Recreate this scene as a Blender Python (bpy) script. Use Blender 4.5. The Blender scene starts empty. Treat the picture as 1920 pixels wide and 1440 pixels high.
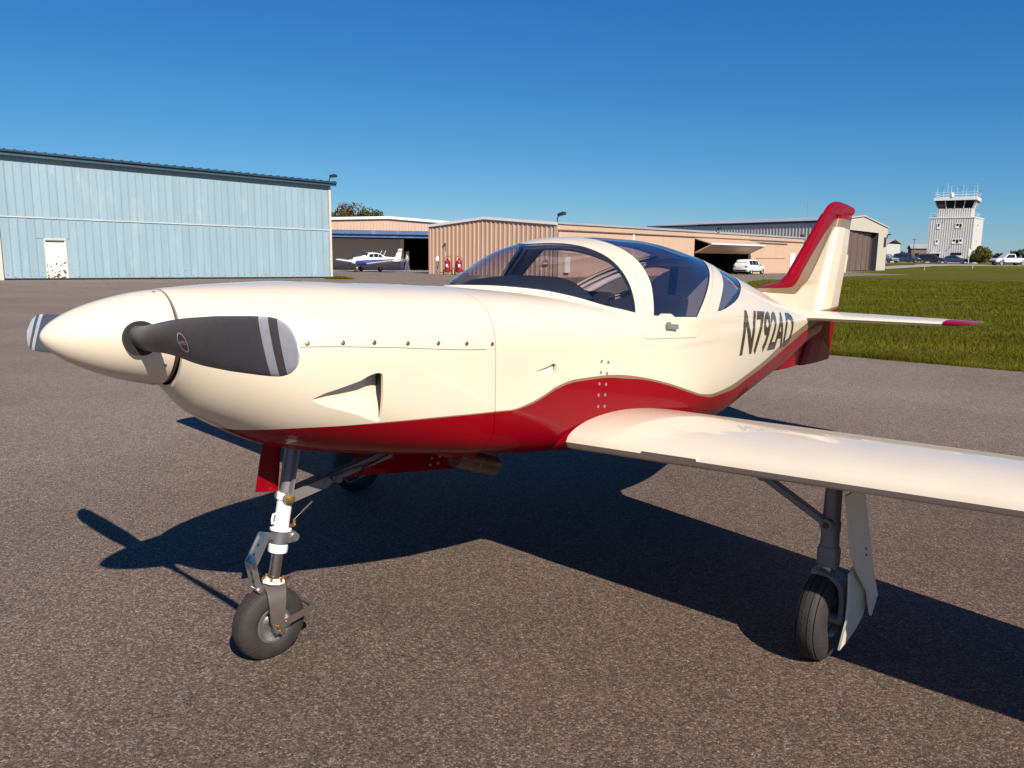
import bpy, bmesh, math, random
import numpy as np
from mathutils import Vector, Matrix

random.seed(7)
rng = np.random.default_rng(7)
C = bpy.context.scene.collection
scene = bpy.context.scene
R = math.radians

# ------------------------------------------------------------------ camera
F_PX, HOR, ROLL, CAM_H = 1450.0, 480.0, 0.0114, 1.55
pitch = math.atan((720 - HOR) / F_PX)
fw = Vector((0, math.cos(pitch), -math.sin(pitch)))
up0 = Vector((0, math.sin(pitch), math.cos(pitch)))
rt0 = Vector((1, 0, 0))
rt = math.cos(ROLL) * rt0 + math.sin(ROLL) * up0
up = -math.sin(ROLL) * rt0 + math.cos(ROLL) * up0
cam = bpy.data.cameras.new('camera')
cam_ob = bpy.data.objects.new('camera', cam)
C.objects.link(cam_ob)
m3 = Matrix((rt, up, -fw)).transposed()
cam_ob.matrix_world = Matrix.Translation((0, 0, CAM_H)) @ m3.to_4x4()
cam.sensor_fit = 'HORIZONTAL'
cam.sensor_width = 36.0
cam.lens = 36.0 * F_PX / 1920.0
cam.clip_start, cam.clip_end = 0.05, 6000
scene.camera = cam_ob

# ------------------------------------------------------------------ light
SUN_TO = Vector((0.322, -0.687, 0.652)).normalized()
sun_el = math.asin(SUN_TO.z)
sun_az = math.atan2(SUN_TO.x, SUN_TO.y)
w = bpy.data.worlds.new('World')
scene.world = w
w.use_nodes = True
nt = w.node_tree
nt.nodes.clear()
sky = nt.nodes.new('ShaderNodeTexSky')
sky.sky_type = 'NISHITA'
sky.sun_disc = False
sky.sun_elevation = sun_el
sky.sun_rotation = sun_az
sky.altitude = 100
sky.air_density = 1.0
sky.dust_density = 0.0
sky.ozone_density = 6.0
bg = nt.nodes.new('ShaderNodeBackground')
bg.inputs['Strength'].default_value = 0.05
out = nt.nodes.new('ShaderNodeOutputWorld')
# deepen the blue of the whole sky evenly, as a phone camera renders it
sepc = nt.nodes.new('ShaderNodeSeparateColor')
comb = nt.nodes.new('ShaderNodeCombineColor')
nt.links.new(sky.outputs[0], sepc.inputs[0])
for ch, (gain, gam) in enumerate(((0.255, 1.48), (0.88, 1.0), (2.03, 0.72))):
    pw_ = nt.nodes.new('ShaderNodeMath'); pw_.operation = 'POWER'; pw_.inputs[1].default_value = gam
    ml_ = nt.nodes.new('ShaderNodeMath'); ml_.operation = 'MULTIPLY'; ml_.inputs[1].default_value = gain
    nt.links.new(sepc.outputs[ch], pw_.inputs[0]); nt.links.new(pw_.outputs[0], ml_.inputs[0])
    nt.links.new(ml_.outputs[0], comb.inputs[ch])
nt.links.new(comb.outputs[0], bg.inputs[0])
nt.links.new(bg.outputs[0], out.inputs[0])
sl = bpy.data.lights.new('sun', 'SUN')
sl.energy = 5.0
sl.angle = R(0.5)
sl.color = (1.0, 0.92, 0.80)
so = bpy.data.objects.new('sun', sl)
C.objects.link(so)
so.rotation_euler = (-SUN_TO).to_track_quat('-Z', 'Y').to_euler()
so.location = (20, -40, 40)
scene.view_settings.view_transform = 'Standard'
scene.view_settings.look = 'None'
scene.view_settings.exposure = 0.58
scene.view_settings.gamma = 1.0
scene.view_settings.use_curve_mapping = False
try:
    scene.cycles.max_bounces = 10
    scene.cycles.transparent_max_bounces = 16
except Exception:
    pass

# ------------------------------------------------------------------ helpers
def V3(*a): return Vector(a)

def link_mesh(name, verts, faces, mat=None, parent=None, smooth=None, loc=None):
    me = bpy.data.meshes.new(name)
    me.from_pydata([tuple(v) for v in verts], [], [tuple(int(i) for i in f) for f in faces])
    me.validate()
    if mat is not None:
        me.materials.append(mat)
    if smooth is not None:
        me.polygons.foreach_set('use_smooth', [True] * len(me.polygons))
        if smooth < 179:
            me.set_sharp_from_angle(angle=R(smooth))
    o = bpy.data.objects.new(name, me)
    C.objects.link(o)
    if parent is not None: o.parent = parent
    if loc is not None: o.location = loc
    return o

def add_obj(name, me, parent=None, loc=(0, 0, 0), rot=(0, 0, 0)):
    o = bpy.data.objects.new(name, me)
    C.objects.link(o)
    o.parent = parent
    o.location = loc
    o.rotation_euler = rot
    return o

def tag(o, label=None, cat=None, group=None, kind=None):
    if label: o['label'] = label
    if cat: o['category'] = cat
    if group: o['group'] = group
    if kind: o['kind'] = kind
    return o

def empty(name, loc=(0, 0, 0), rz=0.0, label=None, cat=None, group=None):
    o = bpy.data.objects.new(name, None)
    o.empty_display_size = 0.3
    C.objects.link(o)
    o.location = loc
    o.rotation_euler = (0, 0, rz)
    return tag(o, label, cat, group)

def copy_tree(o, parent=None):
    c = o.copy()
    C.objects.link(c)
    c.parent = parent
    for ch in list(o.children):
        copy_tree(ch, c)
    return c

def basis(d):
    d = Vector(d).normalized()
    a = Vector((0, 0, 1)) if abs(d.z) < 0.95 else Vector((1, 0, 0))
    x = d.cross(a).normalized()
    return x, d.cross(x).normalized(), d

class MB:
    def __init__(self):
        self.v, self.f = [], []
    def add(self, vs, fs):
        b = len(self.v)
        self.v += [tuple(p) for p in vs]
        self.f += [tuple(i + b for i in f) for f in fs]
        return self
    def box(self, c, s, M=None, bev=0.0):
        hx, hy, hz = s[0] / 2, s[1] / 2, s[2] / 2
        if bev <= 0:
            vs = [Vector((x * hx, y * hy, z * hz)) for z in (-1, 1) for y in (-1, 1) for x in (-1, 1)]
            fs = [(0, 2, 3, 1), (4, 5, 7, 6), (0, 1, 5, 4), (2, 6, 7, 3), (0, 4, 6, 2), (1, 3, 7, 5)]
        else:
            bm = bmesh.new()
            bmesh.ops.create_cube(bm, size=1.0)
            for v in bm.verts: v.co = Vector((v.co.x * s[0], v.co.y * s[1], v.co.z * s[2]))
            bmesh.ops.bevel(bm, geom=bm.edges[:], offset=bev, segments=2, profile=0.6, affect='EDGES')
            bm.verts.index_update()
            vs = [v.co.copy() for v in bm.verts]
            fs = [[v.index for v in f.verts] for f in bm.faces]
            bm.free()
        if M is not None: vs = [M @ p for p in vs]
        return self.add([p + Vector(c) for p in vs], fs)
    def bar(self, p0, p1, w, t, upv=(0, 0, 1)):
        p0, p1 = Vector(p0), Vector(p1)
        d = (p1 - p0).normalized()
        sx = d.cross(Vector(upv)).normalized()
        uy = sx.cross(d).normalized()
        vs = []
        for p in (p0, p1):
            for a, b in ((-1, -1), (1, -1), (1, 1), (-1, 1)):
                vs.append(p + sx * a * w / 2 + uy * b * t / 2)
        return self.add(vs, [(3, 2, 1, 0), (4, 5, 6, 7), (0, 1, 5, 4), (1, 2, 6, 5), (2, 3, 7, 6), (3, 0, 4, 7)])
    def cyl(self, p0, p1, r0, r1=None, n=20, caps=True):
        r1 = r0 if r1 is None else r1
        return self.lathe([(r0, 0), (r1, 1)], p0, Vector(p1) - Vector(p0), n, caps, scaled=True)
    def lathe(self, prof, o, ax, n=32, caps=True, scaled=False):
        ax = Vector(ax)
        L = ax.length if scaled else 1.0
        x, y, d = basis(ax)
        o = Vector(o)
        b = len(self.v)
        for r, h in prof:
            for k in range(n):
                t = 2 * math.pi * k / n
                self.v.append(tuple(o + d * (h * L) + x * (r * math.cos(t)) + y * (r * math.sin(t))))
        m = len(prof)
        for i in range(m - 1):
            for k in range(n):
                k2 = (k + 1) % n
                self.f.append((b + i * n + k, b + i * n + k2, b + (i + 1) * n + k2, b + (i + 1) * n + k))
        if caps:
            if prof[0][0] > 1e-5: self.f.append(tuple(b + k for k in range(n))[::-1])
            if prof[-1][0] > 1e-5: self.f.append(tuple(b + (m - 1) * n + k for k in range(n)))
        return self
    def tube(self, pts, r, n=8):
        pts = [Vector(p) for p in pts]
        b = len(self.v)
        pt = None
        for i, p in enumerate(pts):
            d = (pts[min(i + 1, len(pts) - 1)] - pts[max(i - 1, 0)]).normalized()
            if pt is None: x, y, _ = basis(d)
            else:
                x = (pt - d * pt.dot(d)).normalized(); y = d.cross(x)
            pt = x
            for k in range(n):
                t = 2 * math.pi * k / n
                self.v.append(tuple(p + x * (r * math.cos(t)) + y * (r * math.sin(t))))
        for i in range(len(pts) - 1):
            for k in range(n):
                k2 = (k + 1) % n
                self.f.append((b + i * n + k, b + i * n + k2, b + (i + 1) * n + k2, b + (i + 1) * n + k))
        self.f.append(tuple(b + k for k in range(n))[::-1])
        self.f.append(tuple(b + (len(pts) - 1) * n + k for k in range(n)))
        return self
    def loft(self, rings, closed=True, caps=True):
        b = len(self.v)
        n = len(rings[0])
        for r in rings: self.v += [tuple(p) for p in r]
        for i in range(len(rings) - 1):
            for k in range(n if closed else n - 1):
                k2 = (k + 1) % n
                self.f.append((b + i * n + k, b + i * n + k2, b + (i + 1) * n + k2, b + (i + 1) * n + k))
        if caps:
            self.f.append(tuple(b + k for k in range(n))[::-1])
            self.f.append(tuple(b + (len(rings) - 1) * n + k for k in range(n)))
        return self
    def prism(self, poly, off):
        """polygon (list of 3d points) thickened by vector off"""
        n = len(poly)
        off = Vector(off)
        vs = [Vector(p) for p in poly] + [Vector(p) + off for p in poly]
        fs = [tuple(range(n))[::-1], tuple(range(n, 2 * n))]
        for k in range(n):
            fs.append((k, (k + 1) % n, n + (k + 1) % n, n + k))
        return self.add(vs, fs)
    def build(self, name, mat, parent=None, smooth=30, loc=None):
        me_ob = link_mesh(name, self.v, self.f, mat, parent, smooth, loc)
        bm = bmesh.new(); bm.from_mesh(me_ob.data)
        bmesh.ops.recalc_face_normals(bm, faces=bm.faces[:])
        bm.to_mesh(me_ob.data); bm.free()
        return me_ob

# ------------------------------------------------------------------ materials
def new_mat(name):
    m = bpy.data.materials.new(name)
    m.use_nodes = True
    n = m.node_tree
    b = n.nodes['Principled BSDF']
    return m, n, b

def N(nt_, typ, **kw):
    x = nt_.nodes.new(typ)
    for k, v in kw.items():
        if hasattr(x, k) and k not in ('inputs',): setattr(x, k, v)
    return x

def mat(name, col, rough=0.5, metal=0.0, coat=0.0, var=0.06, scale=6.0, bump=0.0, bscale=60.0, spec=0.5):
    m, n, b = new_mat(name)
    tc = N(n, 'ShaderNodeTexCoord')
    noi = N(n, 'ShaderNodeTexNoise')
    noi.inputs['Scale'].default_value = scale
    noi.inputs['Detail'].default_value = 6
    n.links.new(tc.outputs['Object'], noi.inputs['Vector'])
    mr = N(n, 'ShaderNodeMapRange')
    mr.inputs['From Min'].default_value = 0.25
    mr.inputs['From Max'].default_value = 0.75
    mr.inputs['To Min'].default_value = 1 - var
    mr.inputs['To Max'].default_value = 1 + var
    n.links.new(noi.outputs['Fac'], mr.inputs['Value'])
    mx = N(n, 'ShaderNodeVectorMath', operation='SCALE')
    mx.inputs[0].default_value = col[:3]
    n.links.new(mr.outputs[0], mx.inputs['Scale'])
    n.links.new(mx.outputs[0], b.inputs['Base Color'])
    b.inputs['Metallic'].default_value = metal
    b.inputs['Specular IOR Level'].default_value = spec
    mr2 = N(n, 'ShaderNodeMapRange')
    mr2.inputs['To Min'].default_value = max(0.02, rough - 0.07)
    mr2.inputs['To Max'].default_value = rough + 0.07
    n.links.new(noi.outputs['Fac'], mr2.inputs['Value'])
    n.links.new(mr2.outputs[0], b.inputs['Roughness'])
    b.inputs['Coat Weight'].default_value = coat
    b.inputs['Coat Roughness'].default_value = 0.04
    if bump > 0:
        n2 = N(n, 'ShaderNodeTexNoise')
        n2.inputs['Scale'].default_value = bscale
        n2.inputs['Detail'].default_value = 3
        n.links.new(tc.outputs['Object'], n2.inputs['Vector'])
        bp = N(n, 'ShaderNodeBump')
        bp.inputs['Strength'].default_value = bump
        bp.inputs['Distance'].default_value = 0.01
        n.links.new(n2.outputs['Fac'], bp.inputs['Height'])
        n.links.new(bp.outputs[0], b.inputs['Normal'])
    return m

CREAM = (0.665, 0.565, 0.44)
RED = (0.20, 0.0008, 0.006)
TAN = (0.22, 0.135, 0.075)

def paint_mat(name):
    m, n, b = new_mat(name)
    def att(nm):
        a = N(n, 'ShaderNodeAttribute'); a.attribute_name = nm
        g = N(n, 'ShaderNodeMath', operation='GREATER_THAN'); g.inputs[1].default_value = 0.0
        n.links.new(a.outputs['Fac'], g.inputs[0])
        return g
    tc = N(n, 'ShaderNodeTexCoord')
    noi = N(n, 'ShaderNodeTexNoise')
    noi.inputs['Scale'].default_value = 3.0; noi.inputs['Detail'].default_value = 8
    n.links.new(tc.outputs['Object'], noi.inputs['Vector'])
    base = N(n, 'ShaderNodeMix', data_type='RGBA')
    base.inputs[6].default_value = (*CREAM, 1)
    base.inputs[7].default_value = (CREAM[0] * .93, CREAM[1] * .93, CREAM[2] * .92, 1)
    n.links.new(noi.outputs['Fac'], base.inputs[0])
    g_t, g_r = att('d_tan'), att('d_red')
    m1 = N(n, 'ShaderNodeMix', data_type='RGBA')
    m1.inputs[7].default_value = (*TAN, 1)
    n.links.new(g_t.outputs[0], m1.inputs[0]); n.links.new(base.outputs[2], m1.inputs[6])
    m2 = N(n, 'ShaderNodeMix', data_type='RGBA')
    m2.inputs[7].default_value = (*RED, 1)
    n.links.new(g_r.outputs[0], m2.inputs[0]); n.links.new(m1.outputs[2], m2.inputs[6])
    n.links.new(m2.outputs[2], b.inputs['Base Color'])
    b.inputs['Roughness'].default_value = 0.42
    for nm_, lo_, hi_ in (('Coat Weight', 0.75, 0.35), ('Specular IOR Level', 0.4, 0.05)):
        q_ = N(n, 'ShaderNodeMapRange'); q_.inputs['To Min'].default_value = lo_; q_.inputs['To Max'].default_value = hi_
        n.links.new(g_r.outputs[0], q_.inputs['Value']); n.links.new(q_.outputs[0], b.inputs[nm_])
    rr = N(n, 'ShaderNodeMapRange')
    rr.inputs['To Min'].default_value = 0.02; rr.inputs['To Max'].default_value = 0.07
    n.links.new(noi.outputs['Fac'], rr.inputs['Value'])
    n.links.new(rr.outputs[0], b.inputs['Coat Roughness'])
    b.inputs['Coat IOR'].default_value = 1.5
    n2 = N(n, 'ShaderNodeTexNoise'); n2.inputs['Scale'].default_value = 9.0; n2.inputs['Detail'].default_value = 1
    n.links.new(tc.outputs['Object'], n2.inputs['Vector'])
    bp = N(n, 'ShaderNodeBump'); bp.inputs['Strength'].default_value = 0.05; bp.inputs['Distance'].default_value = 0.01
    n.links.new(n2.outputs['Fac'], bp.inputs['Height'])
    n.links.new(bp.outputs[0], b.inputs['Coat Normal'])
    return m

def glass_mat(name, tint, refl=0.06):
    m, n, b = new_mat(name)
    n.nodes.remove(b)
    o = n.nodes['Material Output']
    tr = N(n, 'ShaderNodeBsdfTransparent'); tr.inputs[0].default_value = (*tint, 1)
    gl = N(n, 'ShaderNodeBsdfGlossy'); gl.inputs['Roughness'].default_value = 0.0
    gl.inputs[0].default_value = (0.95, 0.97, 1.0, 1)
    lw = N(n, 'ShaderNodeLayerWeight'); lw.inputs['Blend'].default_value = 0.5
    pw = N(n, 'ShaderNodeMath', operation='POWER'); pw.inputs[1].default_value = 4.0
    n.links.new(lw.outputs['Facing'], pw.inputs[0])
    ma = N(n, 'ShaderNodeMath', operation='MULTIPLY_ADD')
    ma.inputs[1].default_value = 0.9; ma.inputs[2].default_value = refl
    ma.use_clamp = True
    n.links.new(pw.outputs[0], ma.inputs[0])
    tc = N(n, 'ShaderNodeTexCoord')
    n2 = N(n, 'ShaderNodeTexNoise'); n2.inputs['Scale'].default_value = 5.0
    n.links.new(tc.outputs['Object'], n2.inputs['Vector'])
    bp = N(n, 'ShaderNodeBump'); bp.inputs['Strength'].default_value = 0.04; bp.inputs['Distance'].default_value = 0.01
    n.links.new(n2.outputs['Fac'], bp.inputs['Height'])
    n.links.new(bp.outputs[0], gl.inputs['Normal'])
    mx = N(n, 'ShaderNodeMixShader')
    n.links.new(ma.outputs[0], mx.inputs[0])
    n.links.new(tr.outputs[0], mx.inputs[1]); n.links.new(gl.outputs[0], mx.inputs[2])
    n.links.new(mx.outputs[0], o.inputs['Surface'])
    return m

def asphalt_mat():
    m, n, b = new_mat('asphalt')
    tc = N(n, 'ShaderNodeTexCoord')
    vor = N(n, 'ShaderNodeTexVoronoi'); vor.inputs['Scale'].default_value = 135.0
    vor2 = N(n, 'ShaderNodeTexVoronoi'); vor2.inputs['Scale'].default_value = 290.0
    big = N(n, 'ShaderNodeTexNoise'); big.inputs['Scale'].default_value = 0.35; big.inputs['Detail'].default_value = 8; big.inputs['Roughness'].default_value = 0.65
    mid = N(n, 'ShaderNodeTexNoise'); mid.inputs['Scale'].default_value = 14.0; mid.inputs['Detail'].default_value = 5
    for x in (vor, vor2, big, mid): n.links.new(tc.outputs['Object'], x.inputs['Vector'])
    cr = N(n, 'ShaderNodeValToRGB')
    e = cr.color_ramp.elements
    e[0].position = 0.0; e[0].color = (0.0448, 0.0331, 0.0255, 1)
    e[1].position = 1.0; e[1].color = (0.5888, 0.4745, 0.3865, 1)
    e2 = e.new(0.45); e2.color = (0.1331, 0.1014, 0.0825, 1)
    e3 = e.new(0.8); e3.color = (0.2624, 0.2067, 0.1690, 1)
    sep = N(n, 'ShaderNodeSeparateColor')
    n.links.new(vor.outputs['Color'], sep.inputs[0])
    sep2 = N(n, 'ShaderNodeSeparateColor')
    n.links.new(vor2.outputs['Color'], sep2.inputs[0])
    mm = N(n, 'ShaderNodeMath', operation='MULTIPLY_ADD'); mm.inputs[1].default_value = 0.6
    m4 = N(n, 'ShaderNodeMath', operation='MULTIPLY'); m4.inputs[1].default_value = 0.4
    n.links.new(sep2.outputs[0], m4.inputs[0])
    n.links.new(sep.outputs[0], mm.inputs[0]); n.links.new(m4.outputs[0], mm.inputs[2])
    n.links.new(mm.outputs[0], cr.inputs[0])
    mr = N(n, 'ShaderNodeMapRange')
    mr.inputs['From Min'].default_value = 0.3; mr.inputs['From Max'].default_value = 0.7
    mr.inputs['To Min'].default_value = 0.82; mr.inputs['To Max'].default_value = 1.16
    n.links.new(big.outputs['Fac'], mr.inputs['Value'])
    mr2 = N(n, 'ShaderNodeMapRange')
    mr2.inputs['From Min'].default_value = 0.3; mr2.inputs['From Max'].default_value = 0.7
    mr2.inputs['To Min'].default_value = 0.93; mr2.inputs['To Max'].default_value = 1.06
    n.links.new(mid.outputs['Fac'], mr2.inputs['Value'])
    mp = N(n, 'ShaderNodeMath', operation='MULTIPLY')
    n.links.new(mr.outputs[0], mp.inputs[0]); n.links.new(mr2.outputs[0], mp.inputs[1])
    sc = N(n, 'ShaderNodeVectorMath', operation='SCALE')
    n.links.new(cr.outputs[0], sc.inputs[0]); n.links.new(mp.outputs[0], sc.inputs['Scale'])
    # rust-brown old stains
    st = N(n, 'ShaderNodeTexNoise'); st.inputs['Scale'].default_value = 0.9; st.inputs['Detail'].default_value = 10; st.inputs['Roughness'].default_value = .7
    mpg = N(n, 'ShaderNodeMapping'); mpg.inputs['Location'].default_value = (3.1, 7.7, 0)
    n.links.new(tc.outputs['Object'], mpg.inputs[0]); n.links.new(mpg.outputs[0], st.inputs['Vector'])
    sr = N(n, 'ShaderNodeMapRange'); sr.inputs['From Min'].default_value = 0.56; sr.inputs['From Max'].default_value = 0.75
    sr.inputs['To Max'].default_value = 0.5
    n.links.new(st.outputs['Fac'], sr.inputs['Value'])
    mixs = N(n, 'ShaderNodeMix', data_type='RGBA')
    mixs.inputs[7].default_value = (0.175, 0.105, 0.083, 1)
    n.links.new(sr.outputs[0], mixs.inputs[0]); n.links.new(sc.outputs[0], mixs.inputs[6])
    # darker, browner tint centred near the stand, fading outwards
    dv = N(n, 'ShaderNodeVectorMath', operation='DISTANCE'); dv.inputs[1].default_value = (2.0, 2.0, 0)
    n.links.new(tc.outputs['Object'], dv.inputs[0])
    da = N(n, 'ShaderNodeMath', operation='MULTIPLY_ADD'); da.inputs[1].default_value = 2.2
    n.links.new(big.outputs['Fac'], da.inputs[0]); n.links.new(dv.outputs['Value'], da.inputs[2])
    dr_ = N(n, 'ShaderNodeMapRange'); dr_.inputs['From Min'].default_value = 2.2; dr_.inputs['From Max'].default_value = 9.0; dr_.inputs['To Min'].default_value = 1.0; dr_.inputs['To Max'].default_value = 0.0
    dr_.interpolation_type = 'SMOOTHSTEP'
    n.links.new(da.outputs[0], dr_.inputs['Value'])
    tn_ = N(n, 'ShaderNodeMix', data_type='RGBA'); tn_.blend_type = 'MULTIPLY'; tn_.inputs[7].default_value = (.59, .51, .465, 1)
    n.links.new(dr_.outputs[0], tn_.inputs[0]); n.links.new(mixs.outputs[2], tn_.inputs[6])
    n.links.new(tn_.outputs[2], b.inputs['Base Color'])
    b.inputs['Roughness'].default_value = 0.85
    b.inputs['Specular IOR Level'].default_value = 0.25
    bp = N(n, 'ShaderNodeBump'); bp.inputs['Strength'].default_value = 0.55; bp.inputs['Distance'].default_value = 0.004
    n.links.new(vor.outputs['Distance'], bp.inputs['Height']); bp.invert = True
    n.links.new(bp.outputs[0], b.inputs['Normal'])
    return m

def grass_ground_mat():
    m, n, b = new_mat('grass_ground')
    tc = N(n, 'ShaderNodeTexCoord')
    mp = N(n, 'ShaderNodeMapping'); mp.inputs['Scale'].default_value = (0.25, 1.0, 1.0); mp.inputs['Rotation'].default_value = (0, 0, 0.7)
    a = N(n, 'ShaderNodeTexNoise'); a.inputs['Scale'].default_value = 0.30; a.inputs['Detail'].default_value = 9; a.inputs['Roughness'].default_value = .62
    c2 = N(n, 'ShaderNodeTexNoise'); c2.inputs['Scale'].default_value = 9.0; c2.inputs['Detail'].default_value = 6; c2.inputs['Roughness'].default_value = .7
    n.links.new(tc.outputs['Object'], mp.inputs[0]); n.links.new(mp.outputs[0], a.inputs['Vector']); n.links.new(tc.outputs['Object'], c2.inputs['Vector'])
    ad = N(n, 'ShaderNodeMath', operation='MULTIPLY_ADD'); ad.inputs[1].default_value = 0.55
    ml = N(n, 'ShaderNodeMath', operation='MULTIPLY'); ml.inputs[1].default_value = 0.45
    n.links.new(c2.outputs['Fac'], ml.inputs[0]); n.links.new(a.outputs['Fac'], ad.inputs[0]); n.links.new(ml.outputs[0], ad.inputs[2])
    cr = N(n, 'ShaderNodeValToRGB'); e = cr.color_ramp.elements
    e[0].position = 0.32; e[0].color = (0.044, 0.048, 0.0030, 1)
    e[1].position = 0.70; e[1].color = (0.125, 0.118, 0.018, 1)
    e2 = e.new(0.5); e2.color = (0.080, 0.081, 0.006, 1)
    n.links.new(ad.outputs[0], cr.inputs[0]); n.links.new(cr.outputs[0], b.inputs['Base Color'])
    b.inputs['Roughness'].default_value = 0.95; b.inputs['Specular IOR Level'].default_value = 0.1
    bp = N(n, 'ShaderNodeBump'); bp.inputs['Strength'].default_value = 0.9; bp.inputs['Distance'].default_value = 0.08
    n.links.new(c2.outputs['Fac'], bp.inputs['Height']); n.links.new(bp.outputs[0], b.inputs['Normal'])
    return m

def leaf_mat(name, c0, c1):
    m, n, b = new_mat(name)
    oi = N(n, 'ShaderNodeTexCoord')
    no = N(n, 'ShaderNodeTexNoise'); no.inputs['Scale'].default_value = 1.3; no.inputs['Detail'].default_value = 5
    n.links.new(oi.outputs['Object'], no.inputs['Vector'])
    mr = N(n, 'ShaderNodeMapRange'); mr.inputs['From Min'].default_value = .35; mr.inputs['From Max'].default_value = .65
    n.links.new(no.outputs['Fac'], mr.inputs['Value'])
    mx = N(n, 'ShaderNodeMix', data_type='RGBA'); mx.inputs[6].default_value = (*c0, 1); mx.inputs[7].default_value = (*c1, 1)
    n.links.new(mr.outputs[0], mx.inputs[0]); n.links.new(mx.outputs[2], b.inputs['Base Color'])
    b.inputs['Roughness'].default_value = 0.7; b.inputs['Specular IOR Level'].default_value = 0.2
    return m

def metal_wall_mat(name, col, streak=0.10, rough=0.5):
    """painted sheet steel with vertical weather streaks"""
    m, n, b = new_mat(name)
    tc = N(n, 'ShaderNodeTexCoord')
    geo = N(n, 'ShaderNodeNewGeometry')
    mp = N(n, 'ShaderNodeMapping'); mp.inputs['Scale'].default_value = (2.6, 2.6, 0.22)
    a = N(n, 'ShaderNodeTexNoise'); a.inputs['Scale'].default_value = 1.0; a.inputs['Detail'].default_value = 7; a.inputs['Roughness'].default_value = .65
    n.links.new(geo.outputs['Position'], mp.inputs[0]); n.links.new(mp.outputs[0], a.inputs['Vector'])
    mr = N(n, 'ShaderNodeMapRange'); mr.inputs['From Min'].default_value = .3; mr.inputs['From Max'].default_value = .7
    mr.inputs['To Min'].default_value = 1 - streak; mr.inputs['To Max'].default_value = 1 + streak
    n.links.new(a.outputs['Fac'], mr.inputs['Value'])
    oi = N(n, 'ShaderNodeObjectInfo')
    ro = N(n, 'ShaderNodeMapRange'); ro.inputs['To Min'].default_value = .97; ro.inputs['To Max'].default_value = 1.03
    n.links.new(oi.outputs['Random'], ro.inputs['Value'])
    mu = N(n, 'ShaderNodeMath', operation='MULTIPLY'); n.links.new(mr.outputs[0], mu.inputs[0]); n.links.new(ro.outputs[0], mu.inputs[1])
    sc = N(n, 'ShaderNodeVectorMath', operation='SCALE'); sc.inputs[0].default_value = col
    n.links.new(mu.outputs[0], sc.inputs['Scale'])
    # chalky bloom and small rust specks
    bl = N(n, 'ShaderNodeTexNoise'); bl.inputs['Scale'].default_value = 1.0; bl.inputs['Detail'].default_value = 9; bl.inputs['Roughness'].default_value = .7
    mpb = N(n, 'ShaderNodeMapping'); mpb.inputs['Scale'].default_value = (1.3, 1.3, .35); mpb.inputs['Location'].default_value = (4, 9, 2)
    n.links.new(geo.outputs['Position'], mpb.inputs[0]); n.links.new(mpb.outputs[0], bl.inputs['Vector'])
    br = N(n, 'ShaderNodeMapRange'); br.inputs['From Min'].default_value = .54; br.inputs['From Max'].default_value = .72; br.inputs['To Max'].default_value = 2.2 * streak
    n.links.new(bl.outputs['Fac'], br.inputs['Value'])
    mb_ = N(n, 'ShaderNodeMix', data_type='RGBA'); mb_.inputs[7].default_value = (.62, .63, .62, 1)
    n.links.new(br.outputs[0], mb_.inputs[0]); n.links.new(sc.outputs[0], mb_.inputs[6])
    rn = N(n, 'ShaderNodeTexNoise'); rn.inputs['Scale'].default_value = 9.0; rn.inputs['Detail'].default_value = 4
    n.links.new(geo.outputs['Position'], rn.inputs['Vector'])
    sx_ = N(n, 'ShaderNodeSeparateXYZ'); n.links.new(geo.outputs['Position'], sx_.inputs[0])
    lo_ = N(n, 'ShaderNodeMapRange'); lo_.inputs['From Min'].default_value = .05; lo_.inputs['From Max'].default_value = 1.0; lo_.inputs['To Min'].default_value = .60; lo_.inputs['To Max'].default_value = .80
    n.links.new(sx_.outputs[2], lo_.inputs['Value'])
    rg = N(n, 'ShaderNodeMath', operation='GREATER_THAN'); n.links.new(rn.outputs['Fac'], rg.inputs[0]); n.links.new(lo_.outputs[0], rg.inputs[1])
    mr3 = N(n, 'ShaderNodeMix', data_type='RGBA'); mr3.inputs[7].default_value = (.12, .075, .05, 1)
    rm = N(n, 'ShaderNodeMath', operation='MULTIPLY'); rm.inputs[1].default_value = .7; n.links.new(rg.outputs[0], rm.inputs[0])
    n.links.new(rm.outputs[0], mr3.inputs[0]); n.links.new(mb_.outputs[2], mr3.inputs[6])
    n.links.new(mr3.outputs[2], b.inputs['Base Color'])
    b.inputs['Roughness'].default_value = rough
    return m

M = {}
M['paint'] = paint_mat('aircraft_paint')
M['red_paint'] = mat('red_paint', RED, 0.35, coat=0.40, var=0.05, spec=0.05)
M['cream_paint'] = mat('cream_paint', CREAM, 0.4, coat=0.75, var=0.03)
M['liner'] = mat('cabin_liner', (0.62, 0.55, 0.54), 0.8, var=0.1)
M['seat_cloth'] = mat('seat_cloth', (.035, .034, .045), .85, var=.2, bump=.15, bscale=200)
M['beige_liner'] = mat('beige_liner', (0.38, 0.33, 0.25), 0.7, var=0.08)
M['glare'] = mat('glareshield_cloth', (0.012, 0.014, 0.02), 0.75, bump=0.2, bscale=300)
M['black'] = mat('black', (0.008, 0.008, 0.009), 0.7)
M['rubber'] = mat('tyre_rubber', (0.027, 0.023, 0.021), 0.75, var=0.25, scale=18, bump=0.25, bscale=90)
M['seal'] = mat('rubber_seal', (0.012, 0.012, 0.012), 0.6)
M['glass'] = glass_mat('tinted_acrylic', (0.70, 0.65, 0.66), 0.12)
M['glass_clear'] = glass_mat('light_acrylic', (0.76, 0.76, 0.78), 0.07)
M['prop'] = mat('prop_grey', (0.072, 0.066, 0.070), 0.5, var=0.12, scale=12)
M['prop_white'] = mat('prop_white', (0.62, 0.62, 0.63), 0.5, var=0.06)
M['white'] = mat('white_paint', (0.80, 0.78, 0.72), 0.4, var=0.04)
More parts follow.
